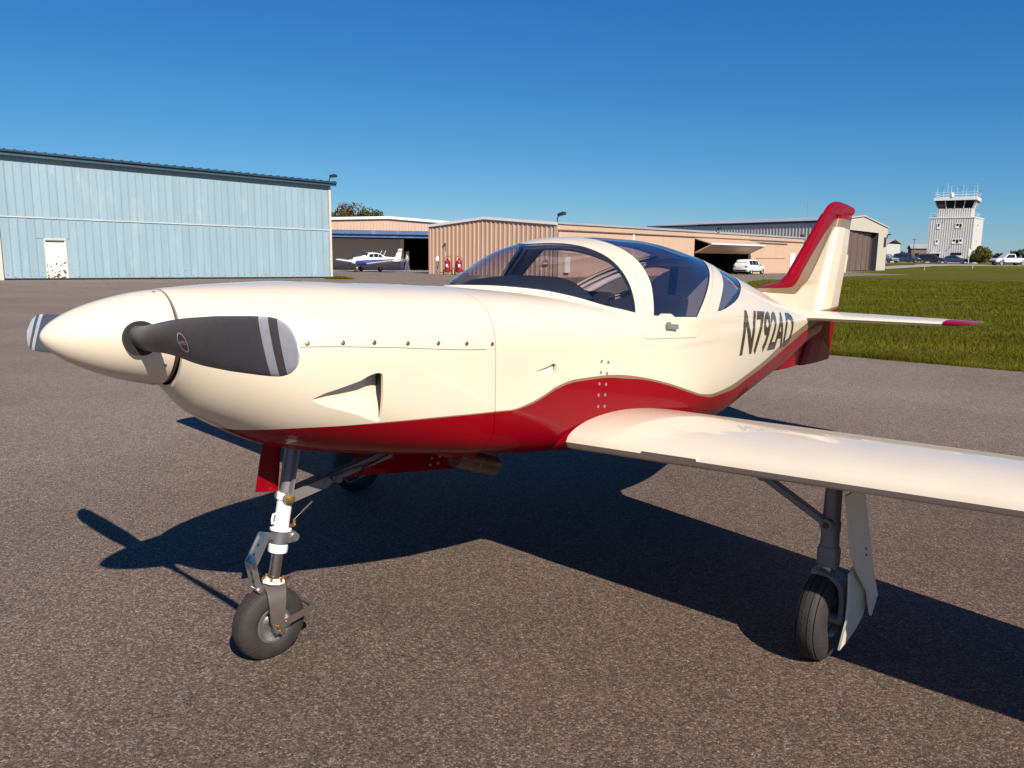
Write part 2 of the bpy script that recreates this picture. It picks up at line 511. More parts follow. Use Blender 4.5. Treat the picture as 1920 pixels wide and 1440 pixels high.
M['chrome'] = mat('chrome', (0.55, 0.55, 0.57), 0.10, metal=1.0, var=0.05)
M['alu'] = mat('aluminium', (0.42, 0.41, 0.40), 0.38, metal=0.9, var=0.12, scale=20)
M['grey_metal'] = mat('grey_metal', (0.20, 0.19, 0.19), 0.5, metal=0.35, var=0.12, scale=15)
M['fork_metal'] = mat('fork_metal', (.165, .14, .12), .45, metal=.6, var=.12, scale=15)
M['dark_metal'] = mat('dark_metal', (0.05, 0.05, 0.055), 0.5, metal=0.4)
M['screw'] = mat('screw_steel', (0.26, 0.20, 0.13), 0.4, metal=0.8, var=0.2)
M['brass'] = mat('brass', (0.55, 0.33, 0.10), 0.35, metal=0.9, var=0.15)
M['exhaust'] = mat('exhaust_steel', (0.19, 0.12, 0.085), 0.45, metal=0.7, var=0.25, scale=9)
M['gear_door'] = mat('gear_door_paint', (0.60, 0.55, 0.45), 0.45, coat=0.3, var=0.05)
M['letter'] = mat('letter_brown', (0.045, 0.027, 0.018), 0.35, coat=0.8, var=0.05)
M['blue_letter'] = mat('letter_dark', (0.01, 0.015, 0.04), 0.5)
M['asphalt'] = asphalt_mat()
M['grass'] = grass_ground_mat()
M['concrete'] = mat('concrete', (0.30, 0.26, 0.22), 0.85, var=0.12, scale=0.8)

# ------------------------------------------------------------------ the aeroplane
# local frame: x = aft (s), y = right wing (-l), z = up; origin on the ground under the nose wheel
PLANE_LOC = (-0.9316, 2.8053, 0.0)
PLANE_RZ = math.atan2(0.72865797, 0.68487777)
plane = empty('aeroplane', PLANE_LOC, PLANE_RZ,
              'cream and crimson low-wing aeroplane with dark canopy parked in the foreground', 'aeroplane')

def PL(s, l, z): return (s, -l, z)

def pchip(xk, yk, x):
    xk = np.asarray(xk, float); yk = np.asarray(yk, float)
    x = np.clip(np.asarray(x, float), xk[0], xk[-1])
    h = np.diff(xk); d = np.diff(yk) / h
    m = np.zeros(len(xk)); m[0], m[-1] = d[0], d[-1]
    for i in range(1, len(xk) - 1):
        if d[i - 1] * d[i] > 0:
            w1 = 2 * h[i] + h[i - 1]; w2 = h[i] + 2 * h[i - 1]
            m[i] = (w1 + w2) / (w1 / d[i - 1] + w2 / d[i])
    i = np.clip(np.searchsorted(xk, x) - 1, 0, len(xk) - 2)
    t = (x - xk[i]) / h[i]
    return (1 + 2 * t) * (1 - t) ** 2 * yk[i] + t * (1 - t) ** 2 * h[i] * m[i] + t * t * (3 - 2 * t) * yk[i + 1] + t * t * (t - 1) * h[i] * m[i + 1]

ZT = ([-0.345, -0.15, 0.1, 0.4, 0.7, 0.93, 1.3, 1.75, 2.1, 3.0, 3.5, 4, 4.5, 5, 5.4], [1.432, 1.443, 1.448, 1.436, 1.425, 1.412, 1.385, 1.34, 1.3, 1.27, 1.26, 1.22, 1.14, 1.12, 1.11])
CT = ([0.8, 0.93, 1.13, 1.37, 1.65, 1.9, 2.1, 2.3, 2.7, 3.1, 3.5, 4.0, 4.5, 5.0, 5.4], [1.36, 1.42, 1.505, 1.597, 1.646, 1.657, 1.653, 1.647, 1.592, 1.499, 1.402, 1.282, 1.17, 1.13, 1.11])
CW = ([0.8, 0.93, 1.1, 1.3, 1.5, 1.75, 2.1, 2.6, 3.2, 4.0, 4.7, 5.4], [0.05, 0.15, 0.28, 0.4, 0.475, 0.53, 0.54, 0.49, 0.4, 0.25, 0.14, 0.05])
ZB = ([-0.345, -0.27, -0.2, 0, 0.3, 0.7, 1.1, 1.6, 2.2, 2.8, 3.3, 3.8, 4.3, 4.7, 5.0, 5.4], [1.10, 1.01, 0.958, 0.852, 0.788, 0.741, 0.672, 0.627, 0.598, 0.552, 0.606, 0.666, 0.745, 0.86, 0.92, 0.98])
WD = ([-0.345, -0.27, -0.15, 0, 0.2, 0.4, 0.7, 1.1, 1.6, 2.1, 2.6, 3.2, 4.0, 4.7, 5.4], [0.165, 0.24, 0.32, 0.39, 0.44, 0.475, 0.51, 0.53, 0.54, 0.535, 0.49, 0.4, 0.25, 0.14, 0.05])
NTP = ([-0.345, -0.2, 0, 0.4, 0.8, 1.5, 2.2, 3, 4, 5.4], [2.0, 2.2, 2.5, 3.1, 3.6, 3.4, 2.8, 2.5, 2.3, 2.1])
NBT = ([-.345, -.2, 0, .3, .55, .7, 1.2, 2, 3, 4, 5.4], [2, 2.1, 2.4, 3.2, 4.5, 5.5, 5, 4.2, 3.4, 2.6, 2.2])
CNN = ([0.8, 1.3, 1.9, 2.6, 3.2, 4, 5.4], [2, 2.0, 2.15, 2.3, 2.3, 2.2, 2.0])
ZCD = ([-0.345, 0, 0.5, 3, 4, 5.4], [1.268, 1.17, 1.12, 1.1, 1.08, 1.09])

def ev(D, s): return pchip(D[0], D[1], s)

def surf(s, th):
    s = np.asarray(s, float); th = np.asarray(th, float)
    zc = ev(ZCD, s)
    zt, zb, wd, nt_, nb_ = [ev(D, s) for D in (ZT, ZB, WD, NTP, NBT)]
    cs, sn = np.abs(np.cos(th)), np.sin(th)
    n = np.where(sn >= 0, nt_, nb_); h = np.where(sn >= 0, zt - zc, zc - zb); sa = np.abs(sn)
    r1 = ((cs / wd) ** n + (sa / h) ** n) ** (-1 / n)
    ct, cw, cn = [ev(D, s) for D in (CT, CW, CNN)]
    hc = np.maximum(ct - zc, .01)
    r2 = ((cs / cw) ** cn + (sa / hc) ** cn) ** (-1 / cn)
    act = (sn >= 0) & (s > .80)
    r2 = np.where(act, r2, 0)
    p = 36.
    m = np.maximum(r1, r2)
    r = m * ((r1 / m) ** p + (r2 / m) ** p) ** (1 / p)
    r = np.where(act, r / (1 + (2 ** (1 / p) - 1) * np.exp(-((r1 - r2) / .03) ** 2)), r)
    return r * np.cos(th), zc + r * sn, zc

def th_at(s, z):
    """angle on the left side of the body at which the surface has height z"""
    s = np.asarray(s, float); z = np.asarray(z, float)
    lo = np.full(s.shape, -1.5); hi = np.full(s.shape, 1.5)
    for _ in range(40):
        mid = (lo + hi) / 2
        _, zz, _ = surf(s, mid)
        lo = np.where(zz < z, mid, lo); hi = np.where(zz < z, hi, mid)
    return (lo + hi) / 2

def on_skin(s, z, off=0.0):
    """point on the left skin (s,l,z) and its outward normal"""
    s = np.atleast_1d(np.asarray(s, float)); z = np.atleast_1d(np.asarray(z, float))
    t = th_at(s, z); e = 1e-3
    def P(s_, t_):
        l_, z_, _ = surf(s_, t_); return np.stack([s_, l_, z_], -1)
    p = P(s, t); n = np.cross(P(s + e, t) - p, P(s, t + e) - p)
    n /= np.linalg.norm(n, axis=-1, keepdims=True)
    n *= np.sign(n[:, 1:2])
    return p + off * n, n

# --- generic clipping of a polygon mesh by a vertex field
def clip(mesh, f):
    V, A, F = mesh['V'], mesh['A'], mesh['F']
    nv = len(V)
    newV, newA, cache = [], {k: [] for k in A}, {}
    def cut(i, j):
        k = (i, j) if i < j else (j, i)
        if k in cache: return cache[k]
        i, j = k
        t = f[i] / (f[i] - f[j])
        newV.append(V[i] + (V[j] - V[i]) * t)
        for q in A: newA[q].append(A[q][i] + (A[q][j] - A[q][i]) * t)
        cache[k] = nv + len(newV) - 1
        return cache[k]
    pos = f > 0
    outF = {}
    for k, arr in F.items():
        if len(arr) == 0: continue
        c = pos[arr].sum(1)
        keep = arr[c == k]
        if len(keep): outF.setdefault(k, []).append(keep)
        for fc in arr[(c > 0) & (c < k)]:
            poly = []
            for a in range(k):
                i, j = int(fc[a]), int(fc[(a + 1) % k])
                if pos[i]: poly.append(i)
                if pos[i] != pos[j]: poly.append(cut(i, j))
            if len(poly) >= 3: outF.setdefault(len(poly), []).append(np.array([poly]))
    V2 = np.vstack([V, np.array(newV).reshape(-1, 3)])
    A2 = {q: np.concatenate([A[q], np.array(newA[q])]) for q in A}
    outF = {k: np.vstack(v) for k, v in outF.items()}
    used = np.zeros(len(V2), bool)
    for arr in outF.values(): used[arr.ravel()] = True
    mp = np.cumsum(used) - 1
    return dict(V=V2[used], A={q: A2[q][used] for q in A2}, F={k: mp[arr] for k, arr in outF.items()})

def rim(mesh, depth, smin=-9, smax=9):
    """turn the open edges inwards so that the skin has thickness"""
    edges = {}
    for k, arr in mesh['F'].items():
        for a in range(k):
            for i, j in zip(arr[:, a].tolist(), arr[:, (a + 1) % k].tolist()):
                key = (i, j) if i < j else (j, i)
                edges[key] = None if key in edges else (i, j)
    bd = [e for e in edges.values() if e is not None]
    V, A = mesh['V'], mesh['A']
    vs = sorted({i for e in bd for i in e})
    mp = {v: len(V) + k for k, v in enumerate(vs)}
    add = []
    for v in vs:
        d = np.array([0, V[v][1], V[v][2] - A['zc'][v]]); d /= np.linalg.norm(d) + 1e-9
        add.append(V[v] - d * depth)
    q = [[j, i, mp[i], mp[j]] for i, j in bd]
    F = dict(mesh['F'])
    F[4] = np.vstack([F.get(4, np.zeros((0, 4), int)), np.array(q).reshape(-1, 4)])
    return dict(V=np.vstack([V, np.array(add).reshape(-1, 3)]), A={k: np.concatenate([A[k], A[k][vs]]) for k in A}, F=F)

def to_object(mesh, name, mat_, parent, attrs=(), smooth=35, shrink=0.0):
    V = mesh['V'].copy()
    if shrink:
        d = np.stack([np.zeros(len(V)), V[:, 1], V[:, 2] - mesh['A']['zc']], -1)
        d /= np.linalg.norm(d, axis=1, keepdims=True) + 1e-9
        V -= d * shrink
    faces = [f for arr in mesh['F'].values() for f in arr.tolist()]
    me = bpy.data.meshes.new(name)
    V2 = np.stack([V[:, 0], -V[:, 1], V[:, 2]], -1)
    me.from_pydata(V2.tolist(), [], [f[::-1] for f in faces])
    me.materials.append(mat_)
    me.polygons.foreach_set('use_smooth', [True] * len(me.polygons))
    me.set_sharp_from_angle(angle=R(smooth))
    for a in attrs:
        at = me.attributes.new(a, 'FLOAT', 'POINT')
        at.data.foreach_set('value', mesh['A'][a].astype(np.float32))
    o = bpy.data.objects.new(name, me)
    C.objects.link(o); o.parent = parent
    return o

def sdf(pts, poly):
    """signed distance (positive inside)"""
    poly = np.asarray(poly, float)
    d2 = np.full(len(pts), 1e9); ins = np.zeros(len(pts), bool)
    for i in range(len(poly)):
        a, b = poly[i], poly[(i + 1) % len(poly)]
        e = b - a; wv = pts - a
        t = np.clip((wv @ e) / (e @ e + 1e-12), 0, 1)
        q = wv - t[:, None] * e
        d2 = np.minimum(d2, (q * q).sum(1))
        c = ((a[1] <= pts[:, 1]) & (b[1] > pts[:, 1])) | ((b[1] <= pts[:, 1]) & (a[1] > pts[:, 1]))
        with np.errstate(divide='ignore', invalid='ignore'):
            xi = a[0] + (pts[:, 1] - a[1]) / (b[1] - a[1]) * (b[0] - a[0])
        ins ^= c & (pts[:, 0] < xi)
    return np.where(ins, 1, -1) * np.sqrt(d2)

def smooth_poly(p, n=3, closed=True, keep=()):
    """Catmull-Rom densify, keeping listed corner indices sharp"""
    p = [np.array(q, float) for q in p]; out_ = []
    N_ = len(p)
    for i in range(N_):
        a, b, c, d = p[(i - 1) % N_], p[i], p[(i + 1) % N_], p[(i + 2) % N_]
        if i in keep: a = b
        if (i + 1) % N_ in keep: d = c
        for k in range(n):
            t = k / n
            out_.append(0.5 * ((2 * b) + (-a + c) * t + (2 * a - 5 * b + 4 * c - d) * t * t + (-a + 3 * b - 3 * c + d) * t ** 3))
    return np.array(out_)

ns, nth = 430, 320
s_g = np.concatenate([np.linspace(-.345, .0, 60)[:-1], np.linspace(0, 5.0, ns - 59)])
th_g = np.linspace(-math.pi, math.pi, nth + 1)[:-1] + 1e-4
SS, TT = np.meshgrid(s_g, th_g, indexing='ij')
ll_, zz_, zc_ = surf(SS.ravel(), TT.ravel())
Vb = np.stack([SS.ravel(), ll_, zz_], -1)
ii = np.arange(len(s_g) - 1)[:, None] * nth
kk = np.arange(nth)[None, :]; k2 = (kk + 1) % nth
quads = np.stack([ii + kk, ii + k2, ii + nth + k2, ii + nth + kk], -1).reshape(-1, 4)
# angle from the crown, + on the left
tt_ = np.pi / 2 - TT.ravel()
tt_ = (tt_ + np.pi) % (2 * np.pi) - np.pi
ZRED = ([-.345, -.2, 0, .23, .4, .709, .82, .92, 1.0, 1.073, 1.2, 1.372, 1.594, 1.682, 1.95, 2.1, 2.345, 2.526, 2.79, 3.05, 3.457, 4.08, 4.32, 5.0],
        [.89, .94, .963, .959, .955, .943, .938, .95, .972, .996, 1.014, 1.012, .986, .974, .913, .87, .804, .776, .777, .809, .855, .945, .985, 1.08])
ZTAN = ([-.345, 0, .2, .4, .709, .82, .916, 1.0, 1.073, 1.2, 1.372, 1.506, 1.682, 1.943, 2.154, 2.338, 2.51, 2.7, 3.03, 3.43, 3.91, 4.32, 5.0],
        [.5, .962, .962, .959, .9475, .943, .958, .982, 1.008, 1.026, 1.024, 1.014, .986, .926, .866, .818, .797, .804, .842, .895, .978, 1.04, 1.15])
base = dict(V=Vb, A=dict(zc=zc_, t=tt_, s=SS.ravel(),
                         d_red=ev(ZRED, SS.ravel()) - zz_, d_tan=ev(ZTAN, SS.ravel()) - zz_), F={4: quads})

WS = [(.935, 0), (.957, .13), (1.04, .36), (1.165, .629), (1.284, .83), (1.40, .978), (1.525, 1.11), (1.690, 1.222), (1.702, 1.10), (1.713, .964), (1.715, .81), (1.704, .66), (1.681, .545), (1.635, .41), (1.571, .29), (1.50, .18), (1.445, .08), (1.43, 0)]
DOOR = [(1.700, 1.41), (1.721, 1.33), (1.744, 1.19), (1.767, 1.05), (1.784, .92), (1.794, .80), (1.790, .68), (1.772, .56), (1.736, .45), (1.694, .34), (1.66, .22), (1.645, .085), (2.0, .075), (2.5, .075), (2.90, .09), (2.88, .30), (2.81, .50), (2.725, .67), (2.595, .86), (2.449, 1.089), (2.322, 1.278), (2.235, 1.465), (2.205, 1.498), (2.165, 1.508), (1.958, 1.488), (1.76, 1.472), (1.72, 1.455)]
DWIN = [(1.790, .17), (1.808, .25), (1.830, .33), (1.855, .433), (1.875, .538), (1.888, .642), (1.891, .754), (1.886, .852), (1.874, .964), (1.855, 1.06), (1.838, 1.15), (1.817, 1.262), (1.858, 1.272), (1.878, 1.252), (1.968, 1.262), (1.993, 1.295), (2.215, 1.312), (2.253, 1.255), (2.368, 1.105), (2.526, .894), (2.63, .735), (2.715, .56), (2.765, .42), (2.77, .27), (2.70, .17), (2.3, .15)]
RWIN = [(2.90, .50), (2.813, .71), (2.717, .908), (2.606, 1.075), (2.492, 1.262), (2.56, 1.25), (2.671, 1.208), (2.859, 1.096), (3.043, .887), (3.127, .726), (3.155, .60), (3.11, .47), (3.0, .42)]
AR = 0.5
half = [(s, t * AR) for s, t in WS]
ws_poly = smooth_poly(half + [(s, -t) for s, t in half[1:-1]][::-1], 4, keep=(7,))
door_poly = smooth_poly([(s, t * AR) for s, t in DOOR], 3, keep=(11, 14))
dwin_poly = smooth_poly([(s, t * AR) for s, t in DWIN], 3, keep=(11, 12, 13, 14, 15, 16))
rwin_poly = smooth_poly([(s, t * AR) for s, t in RWIN], 3, keep=(4,))

def fld(mesh, poly, side=1):
    return sdf(np.stack([mesh['A']['s'], mesh['A']['t'] * AR * side], -1), poly)

S_FW = 0.722
LINE = ([-.4, 0, .2, .72, 6], [1.253, 1.246, 1.234, 1.195, 1.195])
G = 0.0016
PA = ('d_red', 'd_tan')
# cowlings
fore = clip(base, S_FW - G - base['A']['s'])
cu = clip(fore, fore['V'][:, 2] - ev(LINE, fore['A']['s']) - G * .7)
cl = clip(fore, ev(LINE, fore['A']['s']) - G * .7 - fore['V'][:, 2])
def inlet_f(mesh, side):
    dt = (mesh['A']['t'] - side * (math.pi / 2 - .10)) / .30
    ds = (mesh['A']['s'] + .285) / .032
    return np.sqrt(ds * ds + dt * dt) - 1.0
NACA_S = [-.015, .027, .08, .146, .18, .207, .2285]
NACA_T = [1.069, 1.088, 1.103, 1.122, 1.1385, 1.1445, 1.1425]
NACA_B = [1.066, 1.042, 1.024, .999, .981, .970, .962]
def naca_f(mesh, side, S_, T_, B_):
    s, z, l = mesh['V'][:, 0], mesh['V'][:, 2], mesh['V'][:, 1] * side
    f = np.minimum(np.minimum(np.interp(s, S_, T_) - z, z - np.interp(s, S_, B_)), np.minimum(s - S_[0], S_[-1] - s))
    return -np.where(l > 0, f, -1.0)
for side in (1, -1):
    cu = clip(cu, inlet_f(cu, side) * .05)
    cl = clip(cl, inlet_f(cl, side) * .05)
    cl = clip(cl, naca_f(cl, side, NACA_S, NACA_T, NACA_B))
upper_cowl = to_object(rim(cu, .012), 'upper_cowling', M['paint'], plane, PA)
lower_cowl = to_object(rim(cl, .012), 'lower_cowling', M['paint'], plane, PA)
# inner dark duct walls behind the intakes
duct = clip(base, .15 - base['A']['s'])
to_object(duct, 'intake_duct', M['black'], plane, shrink=0.045)

def scoop(name, side, S_, T_, B_, depth, parent):
    n1, n2 = 22, 7
    sv = np.linspace(S_[0], S_[-1], n1)
    g = {}
    for lay in (0, 1):
        for i, s in enumerate(sv):
            zt_, zb_ = np.interp(s, S_, T_), np.interp(s, S_, B_)
            for j in range(n2):
                z = zb_ + (zt_ - zb_) * j / (n2 - 1)
                p, nn = on_skin(s, z)
                dd = depth * (max(0, (s - S_[0]) / (S_[-1] - S_[0])) ** 0.9) * (min(1, (.15 + .85 * j / (n2 - 1)) * 1.6)) if lay else 0.0005
                q = p[0] - nn[0] * dd
                g[lay, i, j] = PL(q[0], q[1] * side, q[2])
    m = MB()
    for i in range(n1 - 1):
        for j in range(n2 - 1):
            m.add([g[1, i, j], g[1, i + 1, j], g[1, i + 1, j + 1], g[1, i, j + 1]], [(0, 1, 2, 3)])
        for j in (0, n2 - 1):
            m.add([g[0, i, j], g[0, i + 1, j], g[1, i + 1, j], g[1, i, j]], [(0, 1, 2, 3)])
    o = m.build(name, M['cream_paint'], parent)
    k = MB()
    i = n1 - 1
    for j in range(n2 - 1):
        k.add([g[0, i, j], g[0, i, j + 1], g[1, i, j + 1], g[1, i, j]], [(0, 1, 2, 3)])
    # dark slot mouth standing just ahead of the end wall
    k.build('scoop_mouth', M['black'], o)
    return o
for side in (1, -1):
    scoop('air_scoop', side, NACA_S, NACA_T, NACA_B, .062, lower_cowl)

# cabin and tail body
aft = clip(base, base['A']['s'] - S_FW - G)
liner = clip(aft, np.minimum(aft['A']['s'] - .80, 3.05 - aft['A']['s']))
skin = aft
NAC2_S = [.924, 1.016, 1.050, 1.066]; NAC2_T = [1.080, 1.098, 1.108, 1.110]; NAC2_B = [1.078, 1.0625, 1.053, 1.046]
skin = clip(skin, -fld(skin, ws_poly))
liner = clip(liner, -fld(liner, ws_poly) - .018)
doors = {}
for side in (1, -1):
    fd = fld(skin, door_poly, side)
    doors[side] = clip(skin, fd - G)
    skin = clip(skin, -fd - G * .4)
    skin = clip(skin, -fld(skin, rwin_poly, side))
    skin = clip(skin, naca_f(skin, side, NAC2_S, NAC2_T, NAC2_B))
    doors[side] = clip(doors[side], -fld(doors[side], dwin_poly, side))
    liner = clip(liner, -fld(liner, dwin_poly, side) - .018)
    liner = clip(liner, -fld(liner, rwin_poly, side) - .018)
fus = to_object(rim(skin, .012), 'fuselage', M['paint'], plane, PA)
for side in (1, -1): scoop('vent_scoop', side, NAC2_S, NAC2_T, NAC2_B, .016, fus)
lin = to_object(rim(liner, .01), 'cabin_liner', M['liner'], plane, shrink=0.022)
# windscreen and its seal
def pane(name, poly, side, matg, parent, seal_parent=None):
    f = fld(aft, poly, side)
    m = clip(aft, f + .006)
    o = to_object(m, name, matg, parent, shrink=.0035)
    f2 = fld(m, poly, side)
    sl_ = clip(m, .0055 - f2)
    to_object(sl_, 'window_seal', M['seal'], o, shrink=.0015)
    return o
pane('windscreen', ws_poly, 1, M['glass_clear'], plane)
for side in (1, -1):
    d = to_object(rim(doors[side], .014), 'cabin_door', M['paint'], plane, PA)
    pane('door_window', dwin_poly, side, M['glass'], d)
    pane('rear_window', rwin_poly, side, M['glass'], fus)
    p, nn = on_skin([1.905, 1.997, 1.925], [1.213, 1.205, 1.222])
    n0 = Vector(PL(nn[0][0], nn[0][1] * side, nn[0][2]))
    a = Vector(PL(p[0][0], p[0][1] * side, p[0][2])); b = Vector(PL(p[1][0], p[1][1] * side, p[1][2])); c_ = Vector(PL(p[2][0], p[2][1] * side, p[2][2]))
    h = MB()
    h.bar(a + n0 * .010, b + n0 * .014, .024, .010, n0)
    h.cyl(c_ - n0 * .002, c_ + n0 * .016, .012, n=14)
    h.build('door_handle', M['grey_metal'], d)

# cabin interior
m = MB()
rows = []
for s in np.linspace(1.03, 1.50, 12):
    zt_ = float(np.interp(s, [1.03, 1.2, 1.5], [1.405, 1.440, 1.455]))
    row = []
    for x in np.linspace(-1, 1, 25):
        z = zt_ - (.006 * x * x + .095 * abs(x) ** 5) * float(np.interp(s, [1.03, 1.5], [.25, 1]))
        wv = float(on_skin(s, z)[0][0][1]) - .03
        row.append(PL(s, max(.02, wv) * math.copysign(abs(x) ** .9, x), z))
    rows.append(row)
m.loft(rows, closed=False, caps=False)
drop = [(p[0], p[1] * .97, 1.15) for p in rows[-1]]
m.loft([rows[-1], drop], closed=False, caps=False)
m.build('glareshield', M['glare'], plane, 60)
for l in (-.28, -.02, .25):
    m = MB(); m.box(PL(1.505, l, 1.33), (.012, .19, .13), bev=.004)
    m.build('instrument_panel', M['dark_metal'], plane)
for l in (-.25, .25):
    m = MB()
    Mt = Matrix.Rotation(R(16), 3, 'Y')
    m.box(PL(2.26, l, .93), (.13, .42, .54), Mt, bev=.05)
    m.box(PL(2.02, l, .73), (.52, .44, .13), bev=.05)
    st_ = m.build('seat', M['seat_cloth'], plane, 50)
    h = MB(); h.box(PL(2.37, l, 1.27), (.07, .22, .15), Mt, bev=.03)
    h.build('headrest', M['seat_cloth'], st_, 50)
m = MB(); m.box(PL(2.1, 0, .70), (1.7, .66, .02)); m.build('cabin_floor', M['liner'], plane)
# rear bulkhead
lb, zb_, _ = surf(np.full(60, 3.03), np.linspace(0, 2 * np.pi, 61)[:-1])
m = MB(); m.prism([PL(3.03, x * .94, 1.1 + (z - 1.1) * .94) for x, z in zip(lb, zb_)], (.02, 0, 0)); m.build('rear_bulkhead', M['liner'], plane)
# roof bow tubes inside the cabin: front hoop and pair of door hoops
def hoop(s_of, shr, r, name, mt, t0=-1.35, t1=1.35):
    t = np.linspace(t0, t1, 41)
    s = s_of(np.abs(t))
    l, z, zc = surf(s, np.pi / 2 - t)
    k = 1 - shr / np.maximum(.2, np.hypot(l, z - zc))
    m = MB(); m.tube([PL(a, b * q, c + (d - c) * q) for a, b, d, c, q in zip(s, l, z, zc, k)], r, 10)
    return m.build(name, mt, plane, 60)
hoop(lambda t: np.interp(t, [0, .3, .6, .9, 1.3, 1.5], [1.54, 1.68, 1.775, 1.80, 1.77, 1.74]), .035, .022, 'front_hoop', M['beige_liner'])
hoop(lambda t: np.interp(t, [0, .3, .7, 1.1, 1.4], [2.86, 2.83, 2.76, 2.5, 2.28]), .035, .02, 'rear_hoop', M['liner'])
# shoulder straps hanging from the rear hoop
for l in (.22,):
    m = MB(); m.bar(PL(2.47, l, 1.50), PL(2.36, l + .02, .98), .05, .006, (1, 0, 0)); m.build('shoulder_strap', M['blue_letter'], plane)

# --- text helper: mesh from Blender's built-in font
def text_mesh(txt, shear=0.0, offset=0.0, res=3):
    cu_ = bpy.data.curves.new('txt', 'FONT')
    cu_.body = txt; cu_.size = 1.0; cu_.shear = shear; cu_.offset = offset; cu_.resolution_u = res
    cu_.fill_mode = 'FRONT'
    o = bpy.data.objects.new('txt', cu_); C.objects.link(o)
    dg = bpy.context.evaluated_depsgraph_get(); dg.update()
    me = o.evaluated_get(dg).to_mesh()
    bm = bmesh.new(); bm.from_mesh(me)
    bmesh.ops.triangulate(bm, faces=bm.faces[:])
    o.evaluated_get(dg).to_mesh_clear()
    bpy.data.objects.remove(o); bpy.data.curves.remove(cu_)
    vs = np.array([v.co[:] for v in bm.verts]); 
    lo, hi = vs[:, :2].min(0), vs[:, :2].max(0)
    for v in bm.verts:
        v.co = ((v.co.x - lo[0]) / (hi[0] - lo[0]), (v.co.y - lo[1]) / (hi[1] - lo[1]), 0)
    return bm

def bm_finish(bm, name, mat_, parent, fn, cuts=2):
    for _ in range(cuts):
        bmesh.ops.subdivide_edges(bm, edges=[e for e in bm.edges if e.calc_length() > .06], cuts=1, use_grid_fill=False)
        bmesh.ops.triangulate(bm, faces=bm.faces[:])
    vs = np.array([v.co[:] for v in bm.verts])
    q = fn(vs[:, 0], vs[:, 1])
    bm.verts.index_update()
    fs = [[v.index for v in f.verts] for f in bm.faces]
    bm.free()
    return link_mesh(name, q, fs, mat_, parent)

def reg_fn(side):
    def fn(u, v):
        s = np.where(True, 2.84 + 1.21 * u + v * .085, 0)
        if side < 0: s = 4.05 - 1.21 * u - v * .085
        k = (s - 2.84) / 1.27
        z = (.972 - .052 * k) + v * (.283 - .038 * k)
        p, n = on_skin(s, z, .0015)
        return [PL(a[0], a[1] * side, a[2]) for a in p]
    return fn
for side in (1, -1):
    bm_finish(text_mesh('N792AD', offset=.028), 'registration_number', M['letter'], fus, reg_fn(side), 3)
def exp_fn(u, v):
    # decal along the top edge of the door window
    s = 1.92 + .40 * u
    t = .455 - .10 * v
    l, z, zc = surf(s, np.pi / 2 - t)
    k = 1 - .007 / np.hypot(l, z - zc)
    return [PL(a, b * q, c + (d - c) * q) for a, b, d, c, q in zip(s, l, z, zc, k)]
bm_finish(text_mesh('EXPERIMENTAL', offset=.01), 'window_decal', M['blue_letter'], fus, exp_fn, 2)

# fasteners
def dots(pts, r, name, mt, parent, off=.003, n=10):
    p, nn = on_skin([q[0] for q in pts], [q[1] for q in pts])
    for a, b in zip(p, nn):
        for side in (1, -1):
            o = Vector(PL(a[0], a[1] * side, a[2])); d = Vector(PL(b[0], b[1] * side, b[2]))
            m = MB(); m.lathe([(r, -.001), (r, off * .6), (r * .75, off), (r * .35, off), (r * .3, off * .5), (0.0001, off * .5)], o, d, n, caps=False)
            m.build(name, mt, parent, 40)
dots([(-.023, 1.259), (.092, 1.255), (.203, 1.250), (.330, 1.240), (.456, 1.233), (.582, 1.224), (.713 - .008, 1.214)], .0085, 'cowl_screw', M['screw'], upper_cowl)
dots([(1.372, 1.088), (1.422, 1.080), (1.368, 1.038), (1.414, 1.030), (1.362, .988), (1.411, .980), (1.360, .937), (1.408, .932), (1.362, .884), (1.410, .879)], .008, 'screw', M['alu'], fus)
# oil door outline and hinge on the cowl top
m = MB()
for (s0, l0, s1, l1) in ((.18, -.10, .33, -.10), (.18, .02, .33, .02), (.18, -.10, .18, .02), (.33, -.10, .33, .02)):
    a = surf(np.array([s0]), np.array([math.acos(l0 / .30)]))[1][0]; b = surf(np.array([s1]), np.array([math.acos(l1 / .30)]))[1][0]
    m.bar(PL(s0, l0, a + .001), PL(s1, l1, b + .001), .005, .004)
m.build('oil_door_gap', M['grey_metal'], upper_cowl)

# spinner, blades
AX0 = Vector(PL(-.36, 0, 1.2715)); AX1 = Vector(PL(-.699, 0, 1.2962))
axd = (AX0 - AX1)
m = MB()
prof = [(.0005, 0)]
for x in np.linspace(0.0, 1, 50)[1:] ** 1.6:
    prof.append((.1574 * (1 - (1 - x) ** 1.32) ** .573, x))
m.lathe([(r, h) for r, h in prof], AX1, axd, 64, caps=False, scaled=True)
spin = m.build('spinner', M['cream_paint'], plane, 60)
m = MB(); m.lathe([(.148, 0), (.150, 1)], AX0 + axd * .002, axd * .045, 48, scaled=True); m.build('spinner_backplate', M['letter'], spin)
HUB = AX1 + axd * .71
for ang, h, r in ((20, .88, .1505), (75, .93, .153), (-30, .93, .153), (-75, .93, .153), (140, .93, .153), (200, .93, .153)):
    t = R(ang)
    # angle measured from the left wing side upwards
    left = Vector((0, -1, 0)); upv = axd.cross(left).normalized()
    if upv.z < 0: upv = -upv
    rd = left * math.cos(t) + upv * math.sin(t)
    rr_ = .1574 * (1 - (1 - h) ** 1.32) ** .573
    m = MB(); m.cyl(AX1 + axd * h + rd * (rr_ - .003), AX1 + axd * h + rd * (rr_ + .002), .005, n=8)
    m.build('spinner_screw', M['grey_metal'], spin)

